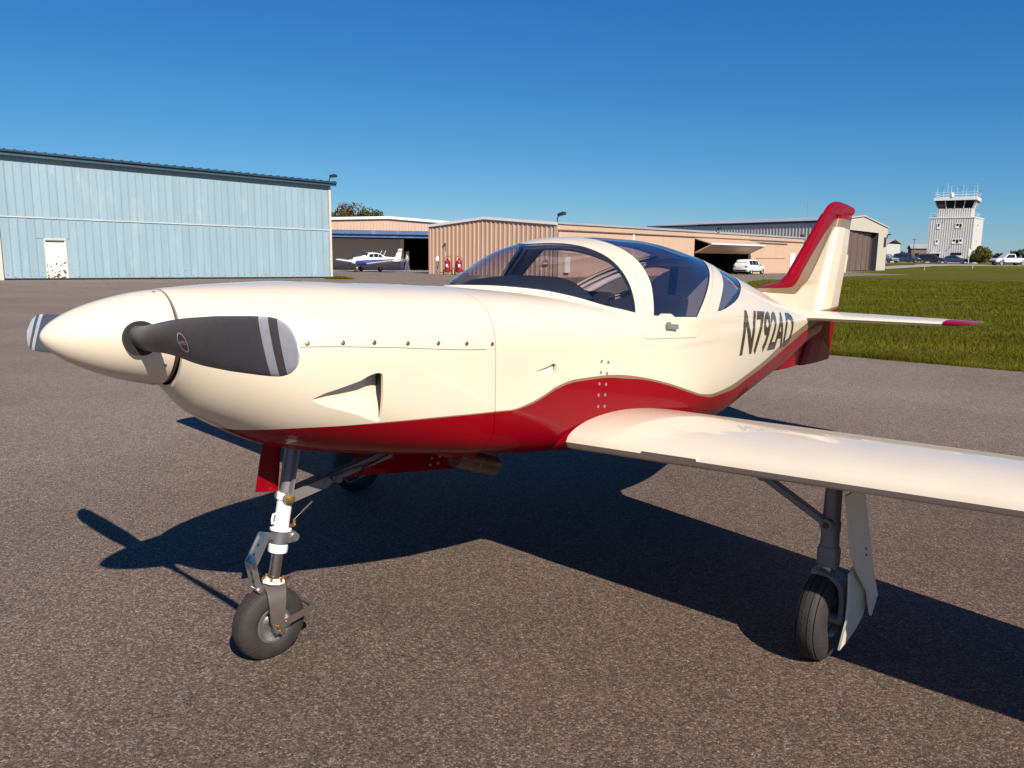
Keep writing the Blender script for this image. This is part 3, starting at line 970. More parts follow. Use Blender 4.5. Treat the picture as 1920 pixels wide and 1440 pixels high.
BL = [(.07, .043, .043), (.13, .043, .044), (.18, .043, .045), (.26, .050, .050), (.34, .058, .057), (.45, .066, .069), (.58, .071, .075), (.70, .074, .078), (.82, .074, .078), (.91, .073, .076), (.97, .067, .067), (1.005, .055, .053), (1.027, .038, .036), (1.039, .016, .014)]
tilt = R(3.2)
M['blade'] = None
bm_, bn, bb = new_mat('blade_paint')
ba = N(bn, 'ShaderNodeAttribute'); ba.attribute_name = 'radius'
bt = N(bn, 'ShaderNodeTexCoord'); bno = N(bn, 'ShaderNodeTexNoise'); bno.inputs['Scale'].default_value = 40; bno.inputs['Detail'].default_value = 6
bn.links.new(bt.outputs['Object'], bno.inputs['Vector'])
cr_ = N(bn, 'ShaderNodeValToRGB'); cr_.color_ramp.interpolation = 'CONSTANT'
el = cr_.color_ramp.elements
GREY_, WHT_ = (.086, .079, .083, 1), (.58, .58, .60, 1)
el[0].position = 0; el[0].color = GREY_
el[1].position = .883; el[1].color = WHT_
for p_, c_2 in ((.926, GREY_), (.968, WHT_)):
    e_2 = el.new(p_); e_2.color = c_2
bn.links.new(ba.outputs['Fac'], cr_.inputs[0])
bmr = N(bn, 'ShaderNodeMapRange'); bmr.inputs['To Min'].default_value = .8; bmr.inputs['To Max'].default_value = 1.2
bn.links.new(bno.outputs['Fac'], bmr.inputs['Value'])
bsc = N(bn, 'ShaderNodeVectorMath', operation='SCALE'); bn.links.new(cr_.outputs[0], bsc.inputs[0]); bn.links.new(bmr.outputs[0], bsc.inputs['Scale'])
bn.links.new(bsc.outputs[0], bb.inputs['Base Color']); bb.inputs['Roughness'].default_value = .42
BRAD = [b[0] for b in BL]
def blade_frame(r, sgn):
    sp = (Vector((0, -1, 0)) * math.cos(tilt) + Vector((0, 0, 1)) * math.sin(tilt)) * sgn
    ax = -axd.normalized()
    ch0 = sp.cross(ax).normalized()
    if ch0.z < 0: ch0 = -ch0
    a = R(float(np.interp(r, [.07, .2, .5, 1.02], [44, 38, 20, 11]))) * sgn
    ch = ch0 * math.cos(a) + ax * math.sin(a)
    tn = sp.cross(ch).normalized()
    return sp, ch, tn
def blade_ring(r, sgn, n=24):
    sp, ch, tn = blade_frame(r, sgn)
    up_, dn = float(pchip(BRAD, [b[1] for b in BL], r)), float(pchip(BRAD, [b[2] for b in BL], r))
    th_ = float(np.interp(r, [.07, .18, .3, .6, 1.02], [.034, .030, .016, .008, .003]))
    return [HUB + sp * r + ch * (math.cos(p) * (up_ if math.cos(p) > 0 else dn)) + tn * (math.sin(p) * th_) for p in np.linspace(0, 2 * math.pi, n + 1)[:-1]]
for sgn in (1, -1):
    rr_all = np.concatenate([np.linspace(.07, .86, 40), np.linspace(.866, 1.0, 60), np.linspace(1.003, 1.039, 14)])
    m = MB(); m.loft([blade_ring(float(r), sgn) for r in rr_all])
    b = m.build('propeller_blade', bm_, plane, 70)
    spv = blade_frame(.5, sgn)[0]
    co = np.array([v.co[:] for v in b.data.vertices]); rv = (co - np.array(HUB)) @ np.array(spv)
    at = b.data.attributes.new('radius', 'FLOAT', 'POINT'); at.data.foreach_set('value', rv.astype(np.float32))
    m = MB(); m.lathe([(.053, .07), (.054, .1395), (.0001, .1397)], HUB, spv, 28, caps=False); m.build('blade_hole_plug', M['seal'], b, 50)  # solid black plug stands in for the dark hole in the spinner
    def P(u, v, lift, sgn=sgn):
        r = .455 + v
        sp, ch, tn = blade_frame(r, sgn)
        up_ = float(pchip(BRAD, [q[1] for q in BL], r)); th_ = float(np.interp(r, [.07, .18, .3, .6, 1.02], [.034, .030, .016, .008, .003]))
        f = 1 if tn.x < 0 else -1
        return HUB + sp * r + ch * (u) + tn * (f * (th_ * math.sqrt(max(0, 1 - (u / up_) ** 2)) + lift))
    tq = np.linspace(0, 2 * math.pi, 33)[:-1]
    ring_o = [P(.030 * math.cos(t), .026 * math.sin(t), .0006) for t in tq]; ring_i = [P(.0265 * math.cos(t), .0225 * math.sin(t), .0006) for t in tq]
    m = MB(); m.loft([ring_o, ring_i], caps=False); m.build('badge_rim', M['prop_white'], b)
    m = MB(); m.add(ring_i, [tuple(range(32))]); m.build('badge', mat('badge_red', (.11, .022, .03), .5), b)
    bm_finish(text_mesh('HARTZELL'), 'badge_lettering', M['prop_white'], b, lambda u, v, P=P, sgn=sgn: [tuple(P((y - .5) * .010, (x - .5) * .040 * sgn, .0011)) for x, y in zip(u, v)], 0)

# --- wings
def airfoil(n=34, t=.13, camber=.025):
    x = (1 - np.cos(np.linspace(0, np.pi, n))) / 2
    yt = 5 * t * (.2969 * np.sqrt(x) - .126 * x - .3516 * x ** 2 + .2843 * x ** 3 - .1036 * x ** 4)
    p = .4
    yc = np.where(x < p, camber / p ** 2 * (2 * p * x - x * x), camber / (1 - p) ** 2 * (1 - 2 * p + 2 * p * x - x * x))
    up_ = np.stack([x, yc + yt], -1); lo = np.stack([x, yc - yt], -1)
    return up_, lo
AU, AL = airfoil()
def wing_le(l): return 1.150 + .008 * (l - .5), .752 + .0524 * (l - .5)     # s, z
def wing_chord(l): return np.interp(l, [.3, .5, 3.5], [1.30, 1.24, .74])
def wing_ring(l, u0=0.0, u1=1.0, side=1, grow=1.0, thick=1.0, inc=R(3.2)):
    sl_, zl = wing_le(l); c = wing_chord(l) * grow
    pts = []
    xs = AU[:, 0]
    xu = np.concatenate([[u0], xs[(xs > u0 + .004) & (xs < u1 - .004)], [u1]])
    up_ = [(x, np.interp(x, xs, AU[:, 1])) for x in xu]
    lo = [(x, np.interp(x, xs, AL[:, 1])) for x in xu]
    loop = up_ + lo[::-1]
    if u0 == 0: loop = loop[:-1]
    for x, y in loop:
        X, Y = x * c, y * c * thick
        s = sl_ + X * math.cos(inc) + Y * math.sin(inc)
        z = zl - X * math.sin(inc) + Y * math.cos(inc)
        pts.append(PL(s, l * side, z))
    return pts
for side in (1, -1):
    wr = MB()
    LS = list(np.linspace(.40, 3.46, 26))
    wr.loft([wing_ring(l, 0, .765, side) for l in LS])
    wing = wr.build('wing', M['cream_paint'], plane, 40)
    m = MB(); m.loft([wing_ring(l, .765, 1, side) for l in np.linspace(.40, .60, 3)]); m.build('wing_root_panel', M['cream_paint'], wing, 40)
    m = MB(); m.loft([wing_ring(l, .771, 1, side) for l in np.linspace(.604, 1.93, 9)]); m.build('flap', M['cream_paint'], wing, 40)
    m = MB(); m.loft([wing_ring(l, .771, 1, side) for l in np.linspace(1.936, 3.2, 9)]); m.build('aileron', M['cream_paint'], wing, 40)
    m = MB(); m.loft([wing_ring(l, .765, 1, side) for l in np.linspace(3.204, 3.46, 4)]); m.build('wing_tip_panel', M['cream_paint'], wing, 40)
    m = MB()
    tip = []
    for q in np.linspace(0, 1, 7):
        l = 3.461 + .09 * math.sin(q * math.pi / 2)
        g = max(.05, math.cos(q * math.pi / 2))
        ring = [Vector(p) for p in wing_ring(l, 0, 1, side)]
        c = sum(ring, Vector()) / len(ring)
        tip.append([Vector((c.x + (p.x - c.x) * (.55 + .45 * g), p.y, c.z + (p.z - c.z) * g)) for p in ring])
    m.loft(tip); m.build('wing_tip', M['red_paint'], wing, 60)
    # stall strip on the leading edge
    m = MB()
    pts = []
    for l in (.92, 1.16):
        s_, z_ = wing_le(l); pts.append((s_, l, z_))
    (sa, la, za), (sb, lb2, zb2) = pts
    m.prism([PL(sa + .020, la * side, za + .026), PL(sa - .009, la * side, za + .012), PL(sa + .010, la * side, za - .012)], Vector(PL(sb, lb2 * side, zb2)) - Vector(PL(sa, la * side, za)))
    m.build('stall_strip', M['cream_paint'], wing, 20)
    # root fillet, flowing from the red body side into the wing
    m = MB()
    rings = []
    for q in np.linspace(0, 1, 9):
        l = .525 - .085 * q
        g = q * q * .050
        ring = [np.array(p) for p in wing_ring(l, 0, 1, side)]
        cx = sum(ring) / len(ring)
        rg = []
        for p in ring:
            d = p - cx; d[1] = 0
            d /= np.linalg.norm(d) + 1e-9
            rg.append(p + d * (g + .0015))
        rings.append(rg)
    m.loft(rings, caps=False)
    fl = m.build('wing_root_fillet', M['red_paint'], fus, 70)

# --- tailplane
def tail_ring(le, ch, thick, fix, axis):
    """symmetric section from leading edge le (s), chord ch; fix gives the other coordinates"""
    n = 16
    x = (1 - np.cos(np.linspace(0, np.pi, n))) / 2
    y = 5 * thick * (.2969 * np.sqrt(x) - .126 * x - .3516 * x ** 2 + .2843 * x ** 3 - .1036 * x ** 4) * ch
    y[-1] = .001
    loop = [(le + a * ch, b) for a, b in zip(x, y)] + [(le + a * ch, -b) for a, b in list(zip(x, y))[::-1][:-1]]
    return [fix(s, b) for s, b in loop]
for side in (1, -1):
    m = MB(); rings = []
    def stab(l):
        le = np.interp(l, [.03, 1.09], [4.45, 4.68]); te = np.interp(l, [.03, 1.09], [5.30, 5.20])
        return tail_ring(le, te - le, .085, lambda s, b: PL(s, l * side, 1.108 + b), 0)
    m.loft([stab(l) for l in np.linspace(.03, 1.06, 10)])
    hs = m.build('tailplane', M['cream_paint'], plane, 40)
    m = MB()
    tp = []
    for q in np.linspace(0, 1, 7):
        l = 1.061 + .17 * q
        k = 1 - .55 * q ** 2.2
        ring = [Vector(p) for p in stab(1.06)]
        c = Vector((5.02, 0, 1.108))
        tp.append([Vector((c.x + (p.x - c.x) * (1 - .35 * q ** 2) + .03 * q, -l * side, c.z + (p.z - c.z) * max(.06, 1 - q ** 2.5))) for p in ring])
    m.loft(tp); m.build('tailplane_tip', M['red_paint'], hs, 60)

# --- fin and rudder (painted by distance fields in the side view)
FIN_LE = ([.69, 1.05, 1.10, 1.30, 1.345, 1.377, 1.43, 1.48, 1.66, 1.89, 2.0, 2.03], [4.32, 4.32, 4.32, 3.90, 3.98, 4.34, 4.48, 4.53, 4.75, 5.02, 5.17, 5.26])
FIN_TE = ([.69, 1.155, 1.44, 1.60, 1.815, 1.92, 2.03], [5.42, 5.545, 5.62, 5.66, 5.68, 5.70, 5.745])
HINGE = ([.69, 1.134, 1.80, 2.03], [4.79, 5.04, 5.33, 5.43])
RED_P = [(3.7, 1.345), (4.38, 1.333), (4.50, 1.352), (4.56, 1.385), (4.77, 1.556), (5.05, 1.76), (5.22, 1.85), (5.33, 1.882), (5.45, 1.897), (5.9, 1.875), (5.9, 2.3), (3.7, 2.3)]
TAN_P = [(3.7, 1.325), (4.40, 1.286), (4.53, 1.284), (4.63, 1.318), (4.79, 1.407), (5.02, 1.60), (5.20, 1.75), (5.30, 1.80), (5.39, 1.826), (5.9, 1.79), (5.9, 2.3), (3.7, 2.3)]
def plate(name, z0, z1, sa, sb, tmax, parent, extra_red=None, nz=70, nx=46, red_always=False):
    m = MB(); zs = np.linspace(z0, z1, nz); pts = []
    rings = []
    for z in zs:
        a, b = sa(z), sb(z)
        x = (1 - np.cos(np.linspace(0, np.pi, nx))) / 2
        tk = tmax(z)
        y = tk * np.minimum(1, np.sqrt(np.maximum(0, x)) * 3.2) * np.minimum(1, (1 - x) * 1.9 + .04)
        up_ = [(a + (b - a) * q, r) for q, r in zip(x, y)]
        lo = [(a + (b - a) * q, -r) for q, r in zip(x, y)][::-1][:-1]
        rings.append([PL(s, l, z) for s, l in up_ + lo])
    m.loft(rings)
    o = m.build(name, M['paint'], parent, 50)
    me = o.data
    co = np.array([v.co[:] for v in me.vertices])
    sz = np.stack([co[:, 0], co[:, 2]], -1)
    dr = sdf(sz, smooth_poly(RED_P, 3, keep=(9, 10, 11, 0))); dt = sdf(sz, smooth_poly(TAN_P, 3, keep=(9, 10, 11, 0)))
    # lower rudder: red below the body stripe
    dr = np.maximum(dr, 1.085 + .09 * (sz[:, 0] - 5.0) - sz[:, 1]); dt = np.maximum(dt, 1.14 + .04 * (sz[:, 0] - 5.3) * 1 - sz[:, 1])
    if red_always: dr[:] = 1
    for nm, ar in (('d_red', dr), ('d_tan', dt)):
        at = me.attributes.new(nm, 'FLOAT', 'POINT'); at.data.foreach_set('value', ar.astype(np.float32))
    return o
le = lambda z: float(np.interp(z, *FIN_LE)); te = lambda z: float(np.interp(z, *FIN_TE)); hg = lambda z: float(np.interp(z, *HINGE))
plate('fin', 1.09, 1.925, lambda z: le(max(z, 1.345)) if z > 1.345 else le(z), lambda z: hg(z) - .004, lambda z: np.interp(z, [1.0, 1.35, 2.0], [.050, .045, .024]), plane, nz=110)
rud = plate('rudder', .69, 1.925, lambda z: hg(z) + .003, te, lambda z: np.interp(z, [.69, 1.0, 2.0], [.026, .038, .020]), plane, nz=110)
plate('ventral_fin', .695, 1.02, lambda z: np.interp(z, [.69, .80, 1.0], [4.31, 4.50, 4.9]), lambda z: hg(z) - .004, lambda z: .022, plane, red_always=True)
def tip_le(z): return float(np.interp(z, [1.929, 1.97, 2.0, 2.02, 2.033], [5.068, 5.12, 5.17, 5.23, 5.30]))
def tip_te(z): return float(np.interp(z, [1.929, 1.95, 1.965, 1.985, 2.0, 2.02, 2.033], [5.70, 5.745, 5.765, 5.765, 5.74, 5.58, 5.44]))
plate('fin_cap', 1.929, 2.033, tip_le, tip_te, lambda z: np.interp(z, [1.92, 1.99, 2.02, 2.033], [.023, .020, .014, .003]), plane, red_always=True, nz=24)
# trim tab standing proud on the rudder edge
m = MB(); m.bar(PL(5.655, 0, 1.595), PL(5.625, 0, 1.44), .055, .006, (0, 1, 0)); m.build('trim_tab', M['cream_paint'], rud)

# --- nose gear
AXT, AXB = Vector(PL(.139, 0, .861)), Vector(PL(.022, 0, .285))
def ax(z):
    t = (z - AXB.z) / (AXT.z - AXB.z); return AXB + (AXT - AXB) * t
sd = (AXT - AXB).normalized()
LEFT = Vector((0, -1, 0)); FWD = Vector((-1, 0, 0))
m = MB()
m.lathe([(.029, 0), (.029, .115), (.034, .116), (.034, .140), (.028, .141)], ax(.502), sd, 28)
m.lathe([(.041, 0), (.041, .008), (.030, .012)], ax(.497), sd, 28)
strut = m.build('nose_strut', M['white'], plane, 35)
m = MB(); m.lathe([(.0365, 0), (.0365, .044)], ax(.450), sd, 28); m.bar(ax(.472) + LEFT * .030 + Vector((.010, 0, 0)), ax(.472) + LEFT * .030 + Vector((.046, 0, 0)), .034, .036)
m.cyl(ax(.472) + LEFT * .014 + Vector((.038, 0, 0)), ax(.472) + LEFT * .052 + Vector((.038, 0, 0)), .017, n=16)
m.build('steering_clamp', M['alu'], strut, 35)
m = MB(); m.lathe([(.036, 0), (.0375, .008), (.0365, .030), (.030, .034)], ax(.414), sd, 28); m.build('gland_nut', M['white'], strut, 35)
m = MB(); m.lathe([(.0225, 0), (.0225, .13)], ax(.295), sd, 28); m.build('piston', M['chrome'], strut, 50)
m = MB(); m.lathe([(.044, 0), (.044, .010), (.028, .012), (.028, .016)], ax(.297), sd, 8); fl_ = m.build('flange', M['white'], strut, 30)
x_, y_, _ = basis(sd)
for k in range(6):
    m = MB()
    t = k * math.pi / 3 + .3
    o = ax(.306) + (x_ * math.cos(t) + y_ * math.sin(t)) * .037
    m.cyl(o, o + sd * .014, .0055, n=8)
    m.build('flange_bolt', M['brass'], strut)
# side lug, spring with hook, top pivot bolt
m = MB(); a = ax(.548) + FWD * .026
m.tube([a + sd * .018, a + FWD * .016 + sd * .017, a + FWD * .018, a + FWD * .016 - sd * .017, a - sd * .018], .005, 8); m.build('tow_lug', M['white'], strut, 60)
m = MB(); hk = ax(.508) + Vector((.052, -.01, 0))
m.bar(ax(.504) + Vector((.02, -.01, 0)), hk, .02, .006); m.cyl(hk, hk + Vector((0, 0, .022)), .006, n=10); m.build('spring_anchor', M['brass'], strut)
top = Vector(PL(.195, .02, .585))
m = MB(); p0 = hk + Vector((0, 0, .02)); d = top - p0
hel = []
xb, yb, db = basis(d)
for k in range(0, 241):
    q = k / 240; hel.append(p0 + d * (.38 + .62 * q) + xb * .0042 * math.cos(q * 40 * math.pi) + yb * .0042 * math.sin(q * 40 * math.pi))
m.tube([p0, p0 + d * .15, p0 + d * .38], .0015, 6); m.tube(hel, .0010, 5); m.build('centring_spring', M['screw'], strut, 80)
pv = ax(.622) + LEFT * .030
m = MB(); m.lathe([(.019, -.002), (.019, .010), (.013, .012), (.013, .018), (.006, .02), (.0001, .02)], pv, LEFT, 20, caps=False); m.build('pivot_bolt', M['brass'], strut, 40)
m = MB(); m.lathe([(.026, -.065), (.026, .002)], pv, LEFT, 20); m.build('pivot_lug', M['grey_metal'], strut, 40)
m = MB()
for sgn in (1, -1):
    a, b = ax(.62) + LEFT * .026 * sgn, ax(.86) + LEFT * .03 * sgn
    m.bar(a, b, .008, .040, LEFT)
    m.bar(a + FWD * -.002, b + FWD * -.002, .008, .03, LEFT)
m.lathe([(.022, 0), (.022, .26)], ax(.62), sd, 20)
m.build('upper_leg', M['grey_metal'], strut, 40)
# folding drag brace
j0, j1, j2 = Vector(PL(.079, .028, .622)), Vector(PL(.262, .028, .654)), Vector(PL(.60, .02, .715))
m = MB()
m.bar(j0, j1, .010, .042, (0, 0, 1)); m.bar(j0 - LEFT * .056, j1 - LEFT * .056, .010, .042, (0, 0, 1))
m.cyl(j1 + LEFT * .008, j1 - LEFT * .07, .016, n=18); m.cyl(j1 + LEFT * .012 + Vector((.05, 0, .002)), j1 - LEFT * .06 + Vector((.05, 0, .002)), .015, n=18)
m.bar(j1 - LEFT * .012, j2 - LEFT * .012, .012, .034, (0, 0, 1)); m.bar(j1 - LEFT * .045, j2 - LEFT * .045, .012, .034, (0, 0, 1))
m.cyl(j1 + Vector((.02, .0, .01)), j2 + Vector((0, .02, -.02)), .011, n=12)
m.build('drag_brace', M['grey_metal'], strut, 40)
m = MB(); m.tube([j1 + Vector((.06, -.02, .01)), j1 + Vector((.08, -.035, -.012)), j1 + Vector((.12, -.03, -.008)), j1 + Vector((.16, -.02, .03)), j2], .004, 6); m.build('hydraulic_hose', M['dark_metal'], strut, 60)
# torque links on the front
t0, t1, t2 = ax(.402) + FWD * .045, Vector(PL(-.082, 0, .395 - .005)), Vector(PL(-.055, 0, .275))
m = MB()
def link(a, b, w0):
    d = (b - a)
    m.bar(a, b, w0, .010, FWD)
    m.bar(a + LEFT * w0 / 2, b + LEFT * w0 / 2, .006, .022, FWD); m.bar(a - LEFT * w0 / 2, b - LEFT * w0 / 2, .006, .022, FWD)
t0 = Vector(PL(-.006, 0, .492)); t1 = Vector(PL(-.064, 0, .395)); t2 = Vector(PL(-.046, 0, .290))
link(t0, t1, .050); link(t1, t2, .042)
for q in (t0, t1, t2): m.cyl(q + LEFT * .03, q - LEFT * .03, .009, n=12)
m.bar(t2, t2 + Vector((.045, 0, -.005)), .03, .02)
m.bar(t0, ax(.478) + FWD * .02, .03, .02)
m.build('torque_link', M['alu'], strut, 30)
for a, b in ((t0, t1), (t1, t2)):
    for q in (.35, .68):
        o = a.lerp(b, q); dd = (b - a).normalized(); nn = dd.cross(LEFT).normalized()
        if nn.x > 0: nn = -nn
        m = MB(); m.cyl(o + nn * .003, o + nn * .0058, .006, n=10)
        m.build('lightening_hole', M['black'], strut)
# fork and axle strap
WC = Vector(PL(.0, 0, .1425))
m = MB()
path = []
for sgn in (1, -1):
    pts = [WC + Vector((.012, 0, -.028)) - LEFT * 0 + LEFT * .066 * sgn, WC + Vector((.0, 0, .03)) + LEFT * .066 * sgn, WC + Vector((.004, 0, .095)) + LEFT * .063 * sgn, WC + Vector((.012, 0, .138)) + LEFT * .046 * sgn, ax(.296) ]
    wd_ = [.042, .058, .070, .080, .088]
    rings = []
    for i, (p, w_) in enumerate(zip(pts, wd_)):
        nrm = LEFT * sgn if i < 3 else (LEFT * sgn * (.7 if i == 3 else 0.0) + Vector((0, 0, 1))).normalized()
        sx = Vector((1, 0, 0))
        rings.append([p + sx * w_ / 2 + nrm * .004, p - sx * w_ / 2 + nrm * .004, p - sx * w_ / 2 - nrm * .004, p + sx * w_ / 2 - nrm * .004])
    m.loft(rings)
fork = m.build('fork', M['fork_metal'], strut, 50)
m = MB()
for sgn in (1, -1):
    a = WC + LEFT * .073 * sgn + Vector((-.004, 0, .004))
    m.bar(a, a + Vector((.150, 0, .028)), .006, .026, (0, 0, 1))
e0 = WC + Vector((.146, 0, .032))
m.tube([e0 + LEFT * .073, e0 + LEFT * .05 + Vector((.012, 0, 0)), e0 + Vector((.016, 0, 0)), e0 - LEFT * .05 + Vector((.012, 0, 0)), e0 - LEFT * .073], .009, 8)
m.build('scraper_strap', M['fork_metal'], strut, 40)
for q in ((0, 0, .004), (.035, 0, .011), (.010, 0, -.022)):
    o = WC + Vector(q) + LEFT * .070
    m = MB(); m.cyl(o, o + LEFT * .010, .0075, n=10)
    m.build('axle_bolt', M['brass'], strut)
def wheel(name, c, r, wd_, rimr, parent, grooves=4, axis=LEFT):
    w_ = MB()
    prof = [(rimr - .004, -wd_ * .36)]
    k = 26
    sect = []
    for q in np.linspace(-1, 1, k):
        # rounded shoulder section
        x = wd_ / 2 * math.sin(q * math.pi / 2 * 1.0)
        ex_ = abs(q) ** 2.6
        rr = r - (r - rimr - .012) * ex_ * .98
        sect.append((rr, x))
    prof = [(rimr, -wd_ * .40), (rimr + .010, -wd_ * .47)] + [(a, b) for a, b in sect if abs(b) < wd_ / 2 - 1e-4] + [(rimr + .010, wd_ * .47), (rimr, wd_ * .40)]
    # tread grooves
    pr2 = []
    for a, b in prof: pr2.append((a, b))
    gr = []
    gpos = np.linspace(-.30, .30, grooves) * wd_
    for i in range(len(pr2) - 1):
        gr.append(pr2[i])
        a0, b0 = pr2[i]; a1, b1 = pr2[i + 1]
        for g in gpos:
            if b0 < g <= b1:
                t = (g - b0) / (b1 - b0); rg = a0 + (a1 - a0) * t
                gr += [(rg, g - .0022), (rg - .005, g - .0014), (rg - .005, g + .0014), (rg, g + .0022)]
    gr.append(pr2[-1])
    w_.lathe(gr, c, axis, 72, caps=False)
    root = w_.build(name, M['rubber'], parent, 40)
    h = MB()
    for sg in (1, -1):
        h.lathe([(rimr + .006, wd_ * .41), (rimr + .004, wd_ * .44), (rimr - .004, wd_ * .44), (rimr - .010, wd_ * .36), (rimr - .016, wd_ * .20), (rimr * .50, wd_ * .15), (rimr * .40, wd_ * .24), (rimr * .36, wd_ * .30), (.0005, wd_ * .30)], c, axis * sg, 40, caps=False)
    h.build('rim', M['alu'], root, 35)
    return root
wheel('nose_wheel', WC, .1425, .098, .066, plane, 5)
# red door plate fixed to the leg, hinged far-side well door with its rivets
m = MB(); m.prism([PL(.022, -.030, .842), PL(.100, -.030, .835), PL(.077, -.030, .640), PL(-.014, -.030, .658)], (0, .006, 0)); m.build('leg_door', M['red_paint'], plane)
m = MB(); m.prism([PL(.56, -.15, .715), PL(.455, -.16, .593), PL(1.22, -.16, .490), PL(1.26, -.15, .60)], (0, .006, 0)); wdoor = m.build('well_door', M['red_paint'], plane)
for s0, z0 in ((.575, .660), (.955, .590)):
    for ds in (0, .05):
        for dz in (0, -.032):
            o = Vector(PL(s0 + ds + dz * .3, -.15, z0 + dz + ds * -.02))
            m = MB(); m.cyl(o, o + LEFT * .010, .007, n=10)
            m.build('door_rivet', M['alu'], wdoor)
# exhaust stubs with their fairings
for l in (.10, -.24):
    m = MB()
    a, b = Vector(PL(.885, l, .655)), Vector(PL(1.135, l, .566))
    d = (b - a).normalized()
    pts = [a, a.lerp(b, .4), a.lerp(b, .62)]
    m.lathe([(.0005, 0), (.046, .0), (.046, .125), (.050, .13), (.050, .150), (.046, .155), (.046, .265), (.041, .265), (.041, .10)], a, d, 30, caps=False)
    ex_ = m.build('exhaust_pipe', M['exhaust'], plane, 35)
    m = MB(); rings = []
    for q in np.linspace(0, 1, 8):
        s = .56 + .40 * q; hw = .008 + .062 * q; zt_ = float(ev(ZB, np.array([s]))[0]) + .03; zl = zt_ - .03 - .085 * q
        rings.append([PL(s, l + hw * math.cos(t), zt_ if math.sin(t) > 0 else zt_ + (zl - zt_) * abs(math.sin(t)) ** .8) for t in np.linspace(0, 2 * math.pi, 17)[:-1]])
    m.loft(rings); m.build('exhaust_fairing', M['red_paint'], plane, 50)

# --- main gear (both sides)
for side in (1, -1):
    LF = Vector((0, -side, 0))
    def Q(s, l, z): return Vector(PL(s, l * side, z))
    sx, slx = 1.515, 1.548
    m = MB()
    m.lathe([(.037, 0), (.034, .12), (.036, .121), (.036, .16)], Q(sx, slx, .40), (0, 0, 1), 26)
    m.lathe([(.033, 0), (.030, .20)], Q(sx, slx, .56), (0, 0, 1), 26)
    m.lathe([(.042, 0), (.043, .06), (.038, .075)], Q(sx, slx, .385), (0, 0, 1), 26)
    st_ = m.build('main_strut', M['grey_metal'], plane, 35)
    m = MB(); m.lathe([(.026, 0), (.026, .05)], Q(sx, slx, .345), (0, 0, 1), 22); m.build('piston', M['chrome'], st_, 50)
    m = MB()
    k0, k1, k2_ = Q(sx - .035, slx - .0, .555), Q(sx - .03, slx - .27, .690), Q(sx - .02, slx - .40, .735)
    m.bar(k0, k1, .030, .022, (0, 0, 1)); m.bar(k0, k1, .012, .034, (0, 0, 1)); m.bar(k1, k2_, .04, .03, (0, 0, 1))
    m.cyl(k0 + Vector((-.022, 0, 0)), k0 + Vector((.03, 0, 0)), .024, n=20); m.cyl(k1 + Vector((-.025, 0, 0)), k1 + Vector((.02, 0, 0)), .017, n=16)
    m.build('side_brace', M['grey_metal'], st_, 40)
    m = MB(); m.cyl(k0 + Vector((-.026, 0, 0)), k0 + Vector((-.018, 0, 0)), .011, n=14); m.build('brace_bolt', M['dark_metal'], st_)
    # goose-neck fork passing over the tyre to the outboard axle
    wc = Q(1.512, 1.542, .178)
    m = MB(); rings = []
    path = [(0, 1.500, .352), (0, 1.545, .356), (0, 1.590, .345), (0, 1.615, .315), (0, 1.622, .26), (0, 1.620, .178)]
    for i, (_, l, z) in enumerate(path):
        nrm = [Vector((0, 0, 1)), Vector((0, 0, 1)), (Vector((0, 0, 1)) + LF * .5).normalized(), (LF + Vector((0, 0, .5))).normalized(), LF, LF][i]
        w_ = [.075, .085, .08, .07, .06, .05][i]
        p = Q(1.512, l, z)
        rings.append([p + Vector((w_ / 2, 0, 0)) + nrm * .009, p - Vector((w_ / 2, 0, 0)) + nrm * .009, p - Vector((w_ / 2, 0, 0)) - nrm * .009, p + Vector((w_ / 2, 0, 0)) - nrm * .009])
    m.loft(rings); m.cyl(Q(1.512, 1.56, .178), Q(1.512, 1.625, .178), .022, n=18)
    m.build('gooseneck', M['grey_metal'], st_, 45)
    m = MB(); m.box(Q(1.54, 1.578, .215), (.05, .03, .10), bev=.006); m.build('brake_caliper', M['dark_metal'], st_)
    wheel('main_wheel', wc, .178, .112, .078, plane, 4)
    # long leg door outboard, plus the rounded wheel cover beneath it
    prof = [(1.415, .70), (1.60, .70), (1.625, .54), (1.65, .42), (1.672, .32), (1.695, .245), (1.615, .185), (1.59, .29), (1.49, .40), (1.45, .47)]
    def dl(z): return float(np.interp(z, [.12, .35, .70], [1.692, 1.662, 1.622]))
    m = MB(); m.prism([Q(s, dl(z), z) for s, z in prof], LF * .010); gd = m.build('leg_door', M['gear_door'], plane, 30)
    prof = [(1.475, .385), (1.52, .40), (1.56, .36), (1.60, .29), (1.635, .215), (1.625, .17), (1.58, .132), (1.515, .105), (1.440, .088), (1.432, .14), (1.438, .21), (1.452, .30)]
    n_ = len(prof); ptsA = [Q(s, 1.636 + .020 * math.sin(math.pi * max(0, min(1, (z - .09) / .31))), z) for s, z in prof]
    m = MB(); m.prism(ptsA, LF * .008); m.build('wheel_cover', M['gear_door'], plane, 50)
    for z in (.435, .46):
        m = MB(); m.cyl(Q(1.585, dl(z) + .008, z), Q(1.585, dl(z) + .013, z), .005, n=8)
        m.build('door_rivet', M['dark_metal'], gd)

